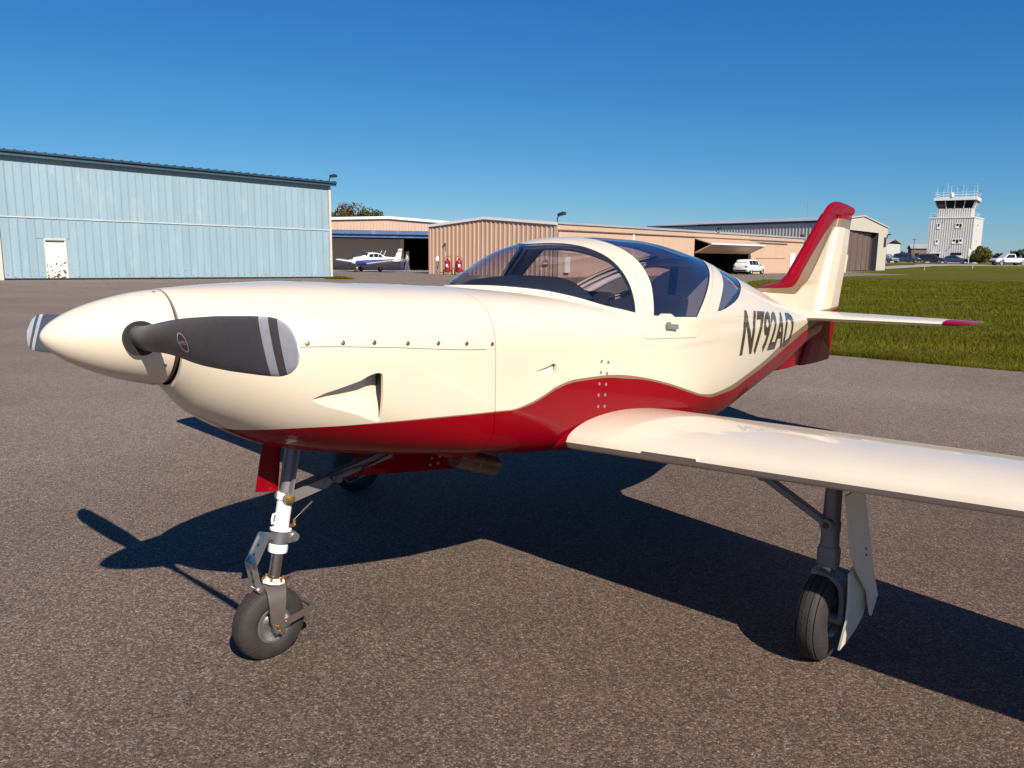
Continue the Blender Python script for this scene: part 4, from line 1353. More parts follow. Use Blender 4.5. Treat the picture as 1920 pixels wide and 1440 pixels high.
# ------------------------------------------------------------------ ground
def sstep(x, a, b):
    t = np.clip((np.asarray(x, float) - a) / (b - a), 0, 1); return t * t * (3 - 2 * t)
def terrain(X, Y):
    """field rises gently towards the control tower, low hills far off"""
    z = sstep(X, 58, 74) * (0.80 * sstep(Y, 104, 128) + 0.30 * sstep(Y, 126, 150))
    d = np.hypot(X, Y)
    return z + 2.6 * sstep(d, 260, 700) * sstep(X, 60, 160) * sstep(Y, 100, 220)
gx = np.unique(np.concatenate([np.linspace(-1500, -150, 12), np.linspace(-150, 40, 24), np.linspace(40, 130, 46), np.linspace(130, 1500, 24)]))
gy = np.unique(np.concatenate([np.linspace(-1500, -100, 12), np.linspace(-100, 90, 24), np.linspace(90, 170, 41), np.linspace(170, 1600, 24)]))
GX, GY = np.meshgrid(gx, gy, indexing='ij')
GZ = terrain(GX, GY)
i0 = (np.arange(len(gx) - 1)[:, None] * len(gy) + np.arange(len(gy) - 1)[None, :]).ravel()
gf = np.stack([i0, i0 + len(gy), i0 + len(gy) + 1, i0 + 1], -1)
g = link_mesh('grass_field', np.stack([GX, GY, GZ], -1).reshape(-1, 3).tolist(), gf.tolist(), M['grass'], smooth=180)
tag(g, kind='structure')

# paved apron: everything left of the grass edge, 6 mm proud of the soil sheet
GRASS = [(60.0, -36.0), (7.3, 10.92), (5.3, 12.62), (3.9, 14.0), (4.6, 17.0), (15.8, 52.5), (18.6, 58.0), (24.5, 63.0), (33.2, 76.0), (44.6, 87.0)]
APRON = GRASS + [(40.9, 95.5), (47.5, 103.2), (34.0, 134), (-260, 150), (-300, -300), (60, -300)]
m = MB(); m.add([(x, y, .006) for x, y in APRON], [tuple(range(len(APRON)))])
ap = m.build('apron', M['asphalt'], None, None); tag(ap, kind='structure')
bm = bmesh.new(); bm.from_mesh(ap.data); bmesh.ops.triangulate(bm, faces=bm.faces[:]); bm.to_mesh(ap.data); bm.free()
# access road in front of the tower
m = MB(); rows = []
for x in np.linspace(62, 260, 40):
    y0 = 129.5 - .02 * (x - 62); y1 = y0 + 9
    rows.append([(x, y0, float(terrain(x, y0)) + .02), (x, (y0 + y1) / 2, float(terrain(x, (y0 + y1) / 2)) + .03), (x, y1, float(terrain(x, y1)) + .02)])
m.loft(rows, closed=False, caps=False); rd_ = m.build('road', M['concrete'], None, 180); tag(rd_, kind='structure')
# car park surface beside the tower
m = MB(); rows = []
for x in np.linspace(60, 90, 16):
    rows.append([(x, y, float(terrain(x, y)) + .035) for y in np.linspace(147.0, 164, 8)])
m.loft(rows, closed=False, caps=False); cp_ = m.build('car_park', M['concrete'], None, 180); tag(cp_, kind='structure')

# grass blades near the apron edge (one uncountable mass)
def inside(px, py, poly):
    ins = np.zeros(len(px), bool)
    for i in range(len(poly)):
        (x0, y0), (x1, y1) = poly[i], poly[(i + 1) % len(poly)]
        c = ((y0 <= py) & (y1 > py)) | ((y1 <= py) & (y0 > py))
        with np.errstate(divide='ignore', invalid='ignore'):
            xi = x0 + (py - y0) / (y1 - y0) * (x1 - x0)
        ins ^= c & (px < xi)
    return ins
def edge_dist(px, py, line):
    d = np.full(len(px), 1e9)
    for (x0, y0), (x1, y1) in zip(line[:-1], line[1:]):
        ex_, ey_ = x1 - x0, y1 - y0
        t = np.clip(((px - x0) * ex_ + (py - y0) * ey_) / (ex_ ** 2 + ey_ ** 2), 0, 1)
        d = np.minimum(d, np.hypot(px - x0 - t * ex_, py - y0 - t * ey_))
    return d
nb = 560000
dist = 9.5 + 62 * rng.random(nb) ** 1.9
ang = np.radians(np.where(rng.random(nb) < .72, rng.uniform(0, 40, nb), 40 + 60 * rng.random(nb) ** 1.6 - 8))
bx_, by_ = dist * np.sin(ang), dist * np.cos(ang)
ok = ~inside(bx_, by_, APRON)
bx_, by_, dist = bx_[ok], by_[ok], dist[ok]
# ragged fringe spilling a little over the kerbless edge
ne = 26000
tq = rng.random(ne) ** 1.4
seg = np.array([(40.0, -18.2), (7.3, 10.92), (5.3, 12.62), (3.9, 14.0)])
ex2 = np.interp(tq, [0, .5, .8, 1], [3.9, 5.3, 7.3, 16.0]); ey2 = np.interp(tq, [0, .5, .8, 1], [14.0, 12.62, 10.92, 3.2])
off = np.abs(rng.normal(0, .10, ne)) * rng.choice([1, 1, -.45], ne)
bx_ = np.concatenate([bx_, ex2 + off * .65]); by_ = np.concatenate([by_, ey2 + off * .76])
dist = np.hypot(bx_, by_)
nb = len(bx_)
hgt = rng.uniform(.035, .085, nb) * (1 + .35 * np.sin(bx_ * 1.7 + 2 * np.sin(by_ * .9)))
wid = np.clip(.0035 * dist / 11, .0035, .016)
az_ = rng.uniform(0, 2 * np.pi, nb); ln = rng.normal(0, .5, (nb, 2)) * hgt[:, None]
zb0 = terrain(bx_, by_)
P0 = np.stack([bx_ - wid * np.cos(az_), by_ - wid * np.sin(az_), zb0], -1)
P1 = np.stack([bx_ + wid * np.cos(az_), by_ + wid * np.sin(az_), zb0], -1)
P2 = np.stack([bx_ + ln[:, 0], by_ + ln[:, 1], zb0 + hgt], -1)
me = bpy.data.meshes.new('grass')
me.vertices.add(nb * 3); me.loops.add(nb * 3); me.polygons.add(nb)
me.vertices.foreach_set('co', np.stack([P0, P1, P2], 1).astype(np.float32).ravel())
me.loops.foreach_set('vertex_index', np.arange(nb * 3, dtype=np.int32))
me.polygons.foreach_set('loop_start', np.arange(0, nb * 3, 3, dtype=np.int32))
at = me.attributes.new('tone', 'FLOAT', 'POINT'); at.data.foreach_set('value', np.repeat(rng.random(nb), 3).astype(np.float32))
me.update(); me.validate()
gm_, gn, gb = new_mat('grass_blades')
a_ = N(gn, 'ShaderNodeAttribute'); a_.attribute_name = 'tone'
tcg = N(gn, 'ShaderNodeTexCoord')
mpg_ = N(gn, 'ShaderNodeMapping'); mpg_.inputs['Scale'].default_value = (.25, 1, 1); mpg_.inputs['Rotation'].default_value = (0, 0, .7)
ng = N(gn, 'ShaderNodeTexNoise'); ng.inputs['Scale'].default_value = .55; ng.inputs['Detail'].default_value = 7; ng.inputs['Roughness'].default_value = .62
gn.links.new(tcg.outputs['Object'], mpg_.inputs[0]); gn.links.new(mpg_.outputs[0], ng.inputs['Vector'])
ag = N(gn, 'ShaderNodeMath', operation='MULTIPLY_ADD'); ag.inputs[1].default_value = .32
mg2 = N(gn, 'ShaderNodeMapRange'); mg2.inputs['From Min'].default_value = .3; mg2.inputs['From Max'].default_value = .7; mg2.inputs['To Max'].default_value = .62
gn.links.new(ng.outputs['Fac'], mg2.inputs['Value'])
gn.links.new(a_.outputs['Fac'], ag.inputs[0]); gn.links.new(mg2.outputs[0], ag.inputs[2])
crg = N(gn, 'ShaderNodeValToRGB'); eg = crg.color_ramp.elements
eg[0].color = (.058, .061, .0035, 1); eg[1].color = (.235, .175, .026, 1)
e_ = eg.new(.55); e_.color = (.106, .102, .009, 1)
gn.links.new(ag.outputs[0], crg.inputs[0]); gn.links.new(crg.outputs[0], gb.inputs['Base Color'])
gb.inputs['Roughness'].default_value = .7; gb.inputs['Specular IOR Level'].default_value = .04
me.materials.append(gm_)
go = bpy.data.objects.new('grass', me); C.objects.link(go); tag(go, 'short mown green grass along the apron edge', 'grass', kind='stuff')
# grass tuft at the corner of the blue hangar
def tuft(name, cx, cy, lx, ly, n, label):
    x = cx + lx * rng.uniform(-1, 1, n) * rng.random(n) ** .3; y = cy + ly * rng.uniform(-1, 1, n)
    h = rng.uniform(.08, .24, n) * (1 - .7 * np.abs((x - cx) / lx) ** 2); a = rng.uniform(0, 6.28, n); w_ = .02
    mb = MB()
    for i in range(n):
        mb.v += [(x[i] - w_ * math.cos(a[i]), y[i] - w_ * math.sin(a[i]), 0), (x[i] + w_ * math.cos(a[i]), y[i] + w_ * math.sin(a[i]), 0), (x[i] + rng.normal(0, .05), y[i] + rng.normal(0, .05), h[i])]
        mb.f.append((3 * i, 3 * i + 1, 3 * i + 2))
    o = link_mesh(name, mb.v, mb.f, gm_); tag(o, label, 'grass', kind='stuff'); return o
tuft('grass', -10.85, 48.7, .95, .35, 1500, 'strip of rough grass at the corner of the blue hangar')
# dark scrap of oil-soaked dirt on the apron
m = MB()
for k in range(7):
    a = rng.uniform(0, 6.28); r = rng.uniform(.01, .05)
    m.box((-4.30 + rng.normal(0, .10), 5.55 + rng.normal(0, .03), .012), (rng.uniform(.03, .10), rng.uniform(.02, .04), .012), Matrix.Rotation(a, 3, 'Z'), bev=.004)
o = m.build('dirt', M['dark_metal'], None); tag(o, 'dark crumbs of dirt scattered on the apron left of the nose', 'dirt', kind='stuff')

# ------------------------------------------------------------------ buildings
M['blue_wall'] = metal_wall_mat('blue_sheet', (.232, .33, .385), .09)
M['navy'] = mat('navy_trim', (.012, .035, .06), .45, var=.2, scale=1.5)
M['teal'] = mat('teal_trim', (.022, .065, .095), .5, var=.15, scale=1.5)
M['pale_rail'] = mat('pale_rail', (.40, .45, .46), .5, var=.12, scale=2)
M['ivory'] = mat('ivory_trim', (.50, .47, .38), .5, var=.1)
M['tan_wall'] = metal_wall_mat('tan_sheet', (.50, .335, .235), .05)
M['white_trim'] = mat('white_trim', (.68, .67, .66), .5, var=.06)
M['grey_roof'] = mat('grey_roof', (.33, .34, .36), .45, var=.1, scale=.6)
M['drab_wall'] = metal_wall_mat('drab_sheet', (.50, .46, .40), .05)
M['cream_wall'] = metal_wall_mat('cream_sheet', (.50, .45, .36), .04)
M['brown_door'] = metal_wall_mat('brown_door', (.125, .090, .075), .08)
M['red_edge'] = mat('red_edge', (.20, .03, .03), .5)
M['tower_wall'] = metal_wall_mat('tower_sheet', (.49, .475, .46), .03)
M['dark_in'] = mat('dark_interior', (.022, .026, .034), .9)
M['mid_in'] = mat('interior_wall', (.50, .46, .45), .85, var=.08)
M['dark_glass'] = mat('dark_glass', (.01, .014, .016), .08, spec=.8)
M['blue_door'] = metal_wall_mat('blue_door', (.06, .11, .24), .08)
M['white_door'] = None
# white steel door with flaked paint low down
m_, n_, b_ = new_mat('flaking_white')
tc_ = N(n_, 'ShaderNodeTexCoord'); no_ = N(n_, 'ShaderNodeTexNoise'); no_.inputs['Scale'].default_value = 7.0; no_.inputs['Detail'].default_value = 2.5; no_.inputs['Roughness'].default_value = .55
sp_ = N(n_, 'ShaderNodeSeparateXYZ'); n_.links.new(tc_.outputs['Generated'], sp_.inputs[0]); n_.links.new(tc_.outputs['Object'], no_.inputs['Vector'])
th_ = N(n_, 'ShaderNodeMapRange'); th_.inputs['From Min'].default_value = .12; th_.inputs['From Max'].default_value = .80; th_.inputs['To Min'].default_value = .545; th_.inputs['To Max'].default_value = .70
n_.links.new(sp_.outputs[2], th_.inputs['Value'])
gt_ = N(n_, 'ShaderNodeMath', operation='GREATER_THAN'); n_.links.new(no_.outputs['Fac'], gt_.inputs[0]); n_.links.new(th_.outputs[0], gt_.inputs[1])
mx_ = N(n_, 'ShaderNodeMix', data_type='RGBA'); mx_.inputs[6].default_value = (.64, .60, .56, 1); mx_.inputs[7].default_value = (.10, .075, .07, 1)
n_.links.new(gt_.outputs[0], mx_.inputs[0]); n_.links.new(mx_.outputs[2], b_.inputs['Base Color']); b_.inputs['Roughness'].default_value = .5
M['white_door'] = m_

class Wall:
    """frame along a wall: a along the wall, o outwards, z up"""
    def __init__(self, p0, p1):
        self.p0 = Vector((p0[0], p0[1], 0)); d = Vector((p1[0], p1[1], 0)) - self.p0
        self.L = d.length; self.u = d.normalized(); self.n = Vector((self.u.y, -self.u.x, 0))
    def P(self, a, o, z): return self.p0 + self.u * a + self.n * o + Vector((0, 0, z))
    def box(self, mb, a0, a1, o0, o1, z0, z1):
        vs = [self.P(a, o, z) for z in (z0, z1) for o in (o0, o1) for a in (a0, a1)]
        return mb.add(vs, [(0, 2, 3, 1), (4, 5, 7, 6), (0, 1, 5, 4), (2, 6, 7, 3), (0, 4, 6, 2), (1, 3, 7, 5)])
    def ribbed(self, mb, a0, a1, z0, ztop, pitch, depth, rib=.3, o=0.0):
        """trapezoid-ribbed sheet; ztop may be a function of a"""
        zt = ztop if callable(ztop) else (lambda a: ztop)
        pts = []
        n = max(1, int(round((a1 - a0) / pitch))); p = (a1 - a0) / n
        for k in range(n):
            b = a0 + k * p
            pts += [(b, 0), (b + p * (1 - rib) * .88, 0), (b + p * (1 - rib * .80), depth), (b + p * (1 - rib * .20), depth)]
        pts.append((a1, 0))
        for (x0, d0), (x1, d1) in zip(pts[:-1], pts[1:]):
            mb.add([self.P(x0, o + d0, z0), self.P(x1, o + d1, z0), self.P(x1, o + d1, zt(x1)), self.P(x0, o + d0, zt(x0))], [(0, 1, 2, 3)])
        return mb

def floodlight(parent, pos, aim, name='floodlight', s=1.0):
    pos = Vector(pos); aim = Vector(aim).normalized()
    m = MB()
    m.tube([pos, pos + Vector((0, 0, .35 * s)), pos + Vector((0, 0, .45 * s)) + aim * .12 * s], .035 * s, 8)
    x = aim.cross(Vector((0, 0, 1))).normalized(); z = x.cross(aim)
    c = pos + Vector((0, 0, .52 * s)) + aim * .32 * s
    rings = []
    for t, hw, hh in ((-.28, .08, .05), (-.15, .15, .09), (.22, .19, .10), (.26, .18, .07)):
        rings.append([c + aim * t * s + x * a * hw * s + z * b * hh * s for a, b in ((1, 1), (-1, 1), (-1, -1), (1, -1))])
    m.loft(rings)
    return m.build(name, M['dark_metal'], parent)

# --- pale blue hangar on the left
bh = empty('hangar', (0, 0, 0), 0, 'pale blue sheet-metal hangar with closed folding door and navy eave', 'hangar')
W1 = Wall((-26.60, 40.74), (-11.85, 50.62))
zt_e = lambda a: np.interp(a, [0, W1.L], [6.38, 5.83]); zm = lambda a: np.interp(a, [0, W1.L], [3.29, 3.05])
def drop_wall(name, Wl, a0, a1, z0, z1, mt, parent, o0=-.2, o1=0.0):
    m = MB(); Wl.box(m, a0, a1, o0, o1, z0, z1); return m.build(name, mt, parent)
leaf_lo = MB(); W1.box(leaf_lo, 0.02, W1.L - .02, -.10, -.012, .06, 3.0); leaf_lo = leaf_lo.build('door_leaf', M['blue_wall'], bh)
leaf_hi = MB()
leaf_hi.add([W1.P(.02, -.012, zm(0)), W1.P(W1.L - .02, -.012, zm(W1.L)), W1.P(W1.L - .02, -.012, zt_e(W1.L)), W1.P(.02, -.012, zt_e(0))], [(0, 1, 2, 3)])
leaf_hi = leaf_hi.build('door_leaf', M['blue_wall'], bh)
npan = 46; pw1 = (W1.L - .10) / npan
def panel_mesh(a, z0, z1a, z1b):
    m = MB(); p = pw1 - .004
    prof = [(0, 0), (0, .010), (p * .86, .010), (p * .90, .036), (p * .97, .036), (p, .010), (p, 0)]
    A = a
    for (x0, d0), (x1, d1) in zip(prof[:-1], prof[1:]):
        f = lambda x: z1a + (z1b - z1a) * x / p
        m.add([W1.P(A + x0, d0, z0), W1.P(A + x1, d1, z0), W1.P(A + x1, d1, f(x1)), W1.P(A + x0, d0, f(x0))], [(0, 1, 2, 3)])
    return m
DA0, DA1 = 1.93, 2.93
for k in range(npan):
    a = .05 + k * pw1
    panel_mesh(a, zm(a) + .05, zt_e(a) + .02, zt_e(a + pw1) + .02).build('panel', M['blue_wall'], leaf_hi)
    lo = .08
    if a + pw1 > DA0 and a < DA1: lo = 2.20
    panel_mesh(a, lo, zm(a) - .04, zm(a + pw1) - .04).build('panel', M['blue_wall'], leaf_lo)
m = MB()
for k in range(40):
    pass
m = MB(); m.prism([W1.P(0, .0, zm(0) - .035), W1.P(W1.L, .0, zm(W1.L) - .035), W1.P(W1.L, .0, zm(W1.L) + .045), W1.P(0, .0, zm(0) + .045)], W1.n * .055); m.build('hinge_rail', M['pale_rail'], bh)
m = MB(); W1.box(m, 0, W1.L, -.05, .03, .036, .10); m.build('sill_rail', M['black'], bh)
m = MB(); W1.box(m, 0, W1.L, -.3, .0, .006, .036); m.build('threshold', M['black'], bh)
m = MB(); W1.box(m, DA0 + .03, DA1 - .03, .004, .05, .10, 2.12); dr = m.build('walk_door', M['white_door'], leaf_lo)
m = MB(); W1.box(m, DA0 + .05, DA1 - .06, .051, .06, 2.00, 2.09); m.build('door_top_strip', M['dark_metal'], leaf_lo)  # dark strip across the top of the walk door
m = MB(); W1.box(m, DA0 - .02, DA1 + .02, .0, .075, 2.12, 2.20); W1.box(m, DA0 - .02, DA0 + .03, .0, .07, .09, 2.12); W1.box(m, DA1 - .03, DA1 + .02, .0, .07, .09, 2.12); m.build('walk_door_frame', M['ivory'], leaf_lo)
m = MB(); W1.box(m, W1.L - .01, W1.L + .14, -.2, .05, 0, 5.86); m.build('corner_post', M['ivory'], bh)
m = MB(); W1.box(m, -.35, -.01, -.2, .05, 0, 6.42); m.build('corner_post', M['ivory'], bh)
# left wing wall beyond the frame, rear and side walls, roof
m = MB(); W1.ribbed(m, -5.0, -.35, 0, 6.5, .33, .03); m.build('front_wall', M['blue_wall'], bh)
BK = -18.0
for nm, a in (('side_wall', W1.L + .12), ('side_wall', -5.0)):
    m = MB(); m.prism([W1.P(a, 0, 0), W1.P(a, BK, 0), W1.P(a, BK, 6.0), W1.P(a, BK / 2, 6.9), W1.P(a, 0, 5.9 if a > 0 else 6.5)], W1.u * -.12); m.build(nm, M['blue_wall'], bh)
m = MB(); W1.box(m, -5, W1.L, BK - .12, BK, 0, 6.0); m.build('rear_wall', M['blue_wall'], bh)
m = MB()
a0, a1 = -5.3, W1.L + .42
ze0, ze1 = 6.64 + .19, 6.06 - .01
m.prism([W1.P(a0, .28, ze0 - .30), W1.P(a1, .28, ze1 - .26), W1.P(a1, .28, ze1 - .02), W1.P(a0, .28, ze0 - .02)], W1.n * .04)
m.build('fascia', M['teal'], bh)
nr = 52; pr = (a1 - a0) / nr
m = MB()
for k in range(nr):
    b = a0 + k * pr
    for x0, x1, h0, h1 in ((0, .72, 0, 0), (.72, .79, 0, .05), (.79, .93, .05, .05), (.93, 1, .05, 0)):
        A, B = b + x0 * pr, b + x1 * pr
        za, zb = np.interp(A, [a0, a1], [ze0, ze1]), np.interp(B, [a0, a1], [ze0, ze1])
        m.add([W1.P(A, .42, za + h0), W1.P(B, .42, zb + h1), W1.P(B, BK / 2, zb + h1 + .45), W1.P(A, BK / 2, za + h0 + .45)], [(0, 1, 2, 3)])
        m.add([W1.P(A, .42, za - .10), W1.P(B, .42, zb - .10), W1.P(B, .42, zb + h1), W1.P(A, .42, za + h0)], [(0, 1, 2, 3)])
    za, zb = np.interp(b, [a0, a1], [ze0, ze1]), np.interp(b + pr, [a0, a1], [ze0, ze1])
    m.add([W1.P(b, BK / 2, za + .45), W1.P(b + pr, BK / 2, zb + .45), W1.P(b + pr, BK - .3, zb - .6), W1.P(b, BK - .3, za - .6)], [(0, 1, 2, 3)])
    m.add([W1.P(b, .0, za - .10), W1.P(b + pr, .0, zb - .10), W1.P(b + pr, .42, zb - .10), W1.P(b, .42, za - .10)], [(0, 1, 2, 3)])
m.build('roof', M['navy'], bh, 10)
floodlight(bh, W1.P(W1.L + .05, .10, 5.95), (.85, -.3, .1), s=.85)

# --- tan hangar with wheeled extinguishers (gable end) and its long wall
th = empty('hangar', (0, 0, 0), 0, 'tan ribbed hangar with low gable, long peach wall and open folding door', 'hangar')
TE = Wall((-6.95, 65.03), (3.20, 58.0))
TL = Wall((3.20, 58.0), (33.81, 91.65))
gz = lambda a: np.interp(a, [0, TE.L * .46, TE.L], [3.88, 4.42, 3.90])
m = MB(); TE.ribbed(m, 0, TE.L, 0, lambda a: float(gz(a)), .42, .045, rib=.42); m.build('gable_wall', M['tan_wall'], th, 20)['kind'] = 'stuff'
m = MB()
for q0, q1 in ((0 - .05, TE.L * .46), (TE.L * .46, TE.L + .05)):
    m.prism([TE.P(q0, .0, gz(q0) - .06), TE.P(q1, .0, gz(q1) - .06), TE.P(q1, .0, gz(q1) + .14), TE.P(q0, .0, gz(q0) + .14)], TE.n * .14)
m.build('gable_trim', M['white_trim'], th)
m = MB(); TE.box(m, TE.L - .26, TE.L + .05, .0, .07, 0, 3.86); m.build('corner_trim', M['tan_wall'], th)
m = MB(); TE.box(m, -.06, .12, -.1, .07, 0, 3.86); m.build('corner_trim', M['tan_wall'], th)
OA, OB = 20.15, 31.4     # open doorway along the long wall
TZ = 3.92
m = MB(); TL.ribbed(m, .15, OA, 0, 3.42, .30, .025); TL.ribbed(m, OB, TL.L - .1, 0, 3.42, .30, .02); m.build('long_wall', M['tan_wall'], th, 20)['kind'] = 'stuff'
m = MB(); TL.box(m, .0, TL.L, -.05, .06, 3.52, TZ); m.build('fascia', M['tan_wall'], th)
m = MB(); TL.box(m, OA, OB, -.05, .03, 3.40, 3.52); m.build('door_header', M['tan_wall'], th)
m = MB(); TL.box(m, .0, TL.L, .055, .10, 3.44, 3.52); m.build('gutter_rail', M['brown_door'], th)  # dark brown gutter line below the fascia
m = MB(); TL.box(m, 9.9, 10.1, .0, .08, 0, 3.44); m.build('downpipe', M['white_trim'], th)
m = MB(); TL.box(m, -.05, TL.L + .1, .0, .16, TZ, TZ + .07); m.build('eave_trim', M['grey_roof'], th)
TB = 12.0
m = MB(); TL.box(m, -.0, TL.L, -TB - .1, -TB, 0, TZ); m.build('rear_wall', M['mid_in'], th)
m = MB(); TL.box(m, TL.L - .1, TL.L, -TB, -.05, 0, TZ); m.build('side_wall', M['tan_wall'], th)
# roof: two slopes following the gable
def ends(w, a, z): return w.P(a, 0, z)
r0 = [TE.P(-.1, .1, gz(0) + .10), TE.P(TE.L * .46, .1, gz(TE.L * .46) + .10), TE.P(TE.L + .1, .1, gz(TE.L) + .10)]
sh = TL.u * (TL.L + .1)
m = MB(); m.prism([r0[0], r0[1], r0[1] + sh, r0[0] + sh], (0, 0, .05)); m.prism([r0[1], r0[2], r0[2] + sh, r0[1] + sh], (0, 0, .05)); m.build('roof', M['grey_roof'], th)
# open doorway: dark room with ribbed light strips, folded-out door leaves
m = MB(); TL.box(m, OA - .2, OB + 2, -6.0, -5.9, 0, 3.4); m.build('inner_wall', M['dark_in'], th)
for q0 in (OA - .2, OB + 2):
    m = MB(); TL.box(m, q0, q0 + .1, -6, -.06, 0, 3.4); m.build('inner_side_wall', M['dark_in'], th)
for k in range(14):
    m = MB(); TL.box(m, OA + 2.4 + k * .62, OA + 2.55 + k * .62, -5.9, -5.84, .1, 3.3); m.build('wall_stud', M['mid_in'], th)
hi0, hi1 = 3.42, 2.93
m = MB(); m.prism([TL.P(OA, .04, 3.40), TL.P(OB, .04, 3.40), TL.P(OB - .0, 1.7, 2.92), TL.P(OA, 1.7, 2.92)], (0, 0, -.09)); up_l = m.build('door_leaf', M['tan_wall'], th)
m = MB(); m.prism([TL.P(OA, 1.66, 2.82), TL.P(OB, 1.66, 2.82), TL.P(OB, .12, 2.10), TL.P(OA, .12, 2.10)], (0, 0, -.09)); lo_l = m.build('door_leaf', M['tan_wall'], th)
m = MB(); m.prism([TL.P(OA, 1.72, 2.80), TL.P(OB, 1.72, 2.80), TL.P(OB, 1.72, 2.95), TL.P(OA, 1.72, 2.95)], TL.n * .05); m.build('hinge_rail', M['white_trim'], up_l)
# second, closed door right of the opening, walk door, wall strip
m = MB(); TL.box(m, 33.2, 40.6, .03, .07, 1.62, 1.74); m.build('wall_rail', M['tan_wall'], th)
m = MB(); TL.box(m, 33.0, 40.8, .03, .09, 3.16, 3.26); m.build('door_track', M['brown_door'], th)
m = MB(); TL.box(m, 41.9, 43.1, .02, .07, .03, 2.10); m.build('walk_door', M['white'], th)
m = MB(); TL.box(m, 41.75, 43.25, .02, .06, 2.10, 2.18); m.build('walk_door_frame', M['white_trim'], th)
floodlight(th, TE.P(TE.L + .02, .05, 3.95), (.8, -.5, .25), s=1.1)
floodlight(th, TL.P(24.2, .05, 3.80), (.75, -.55, .2), s=1.0)
floodlight(th, TL.P(TL.L - .4, .05, 3.70), (-.6, -.7, .1), s=1.0)
# small lamp with conduit on the gable
m = MB(); m.tube([TE.P(1.75, .06, 1.9), TE.P(1.75, .06, 2.35), TE.P(1.62, .06, 2.5)], .02, 6); m.lathe([(.02, 0), (.10, .12), (.10, .2), (.02, .24)], TE.P(1.72, .1, 2.35), Vector((0, 0, 1)), 14); m.build('wall_lamp', M['grey_metal'], th)
# red oval notice and white meter box seen through the canopy
m = MB(); m.lathe([(.0001, 0), (.27, 0), (.27, .02), (.0001, .02)], TE.P(TE.L - .95, .055, 1.05), TE.n, 24, caps=False); sgn_ = m.build('round_notice', M['red_edge'], th)
m = MB(); TE.box(m, TE.L - 1.15, TE.L - .75, .078, .084, 1.0, 1.09); m.build('notice_band', M['white_trim'], sgn_)
m = MB(); TL.box(m, .75, 1.35, .03, .22, .35, 1.55); m.build('meter_box', M['white_trim'], th)

# --- hangar behind with open blue door (small aeroplane inside)
oh = empty('hangar', (0, 0, 0), 0, 'tan hangar standing open between blue and tan hangars, blue door raised', 'hangar')
OW = Wall((-24.0, 72.0), (-2.0, 76.6))
az = lambda a: np.interp(a, [0, OW.L * .55, OW.L], [4.55, 5.02, 4.40])
PA0, PA1 = 3.0, 21.3
m = MB()
for q0, q1 in ((0, PA0), (PA1, OW.L)): OW.ribbed(m, q0, q1, 0, lambda a: float(az(a)) - .05, .30, .03)
OW.ribbed(m, PA0, PA1, 3.75, lambda a: float(az(a)) - .05, .30, .03); m.build('front_wall', M['tan_wall'], oh, 20)['kind'] = 'stuff'
m = MB()
h_ = OW.L * .55
for q0, q1 in ((-.3, h_), (h_, OW.L + .3)):
    m.prism([OW.P(q0, .0, az(q0) - .14), OW.P(q1, .0, az(q1) - .14), OW.P(q1, .0, az(q1) + .05), OW.P(q0, .0, az(q0) + .05)], OW.n * .22)
m.build('gable_trim', M['white_trim'], oh)
m = MB(); dpt = -26.0
m.prism([OW.P(-.3, .1, az(0) + .03), OW.P(h_, .1, az(h_) + .03), OW.P(h_, dpt, az(h_) + .03), OW.P(-.3, dpt, az(0) + .03)], (0, 0, .06)); m.prism([OW.P(h_, .1, az(h_) + .03), OW.P(OW.L + .3, .1, az(OW.L) + .03), OW.P(OW.L + .3, dpt, az(OW.L) + .03), OW.P(h_, dpt, az(h_) + .03)], (0, 0, .06)); m.build('roof', M['white_trim'], oh)
for k, (z0, z1, o1) in enumerate(((3.42, 3.80, .75), (3.12, 3.42, .55))):
    m = MB(); OW.box(m, PA0, PA1, .02, o1, z0, z1 - .02); m.build('door_leaf', M['blue_door'], oh)
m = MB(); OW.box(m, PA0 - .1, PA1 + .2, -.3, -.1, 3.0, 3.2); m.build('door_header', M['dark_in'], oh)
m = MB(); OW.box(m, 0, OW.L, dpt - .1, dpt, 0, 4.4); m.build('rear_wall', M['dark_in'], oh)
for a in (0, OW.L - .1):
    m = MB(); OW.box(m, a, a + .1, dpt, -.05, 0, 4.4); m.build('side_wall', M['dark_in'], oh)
m = MB(); OW.box(m, 3.0, 13.75, -4.2, -4.0, 0, 4.2); m.build('partition_wall', M['mid_in'], oh)
m = MB(); OW.box(m, 13.75, 14.1, -4.3, -3.9, 0, 4.2); m.build('steel_column', M['white_trim'], oh)
m = MB(); OW.box(m, 14.25, 14.55, -3.2, -3.0, 0, 1.9); m.build('door_post', M['ivory'], oh)
m = MB(); OW.box(m, .2, OW.L - .2, dpt, .0, .008, .014); m.build('floor', M['concrete'], oh)
for a in (18.3,):
    floodlight(oh, OW.P(a, .05, 3.72), (.2, -.9, -.3), s=.7)
    m = MB(); OW.box(m, a - .25, a + .15, .76, .95, 3.15, 3.35); m.build('door_lamp', M['dark_metal'], oh)

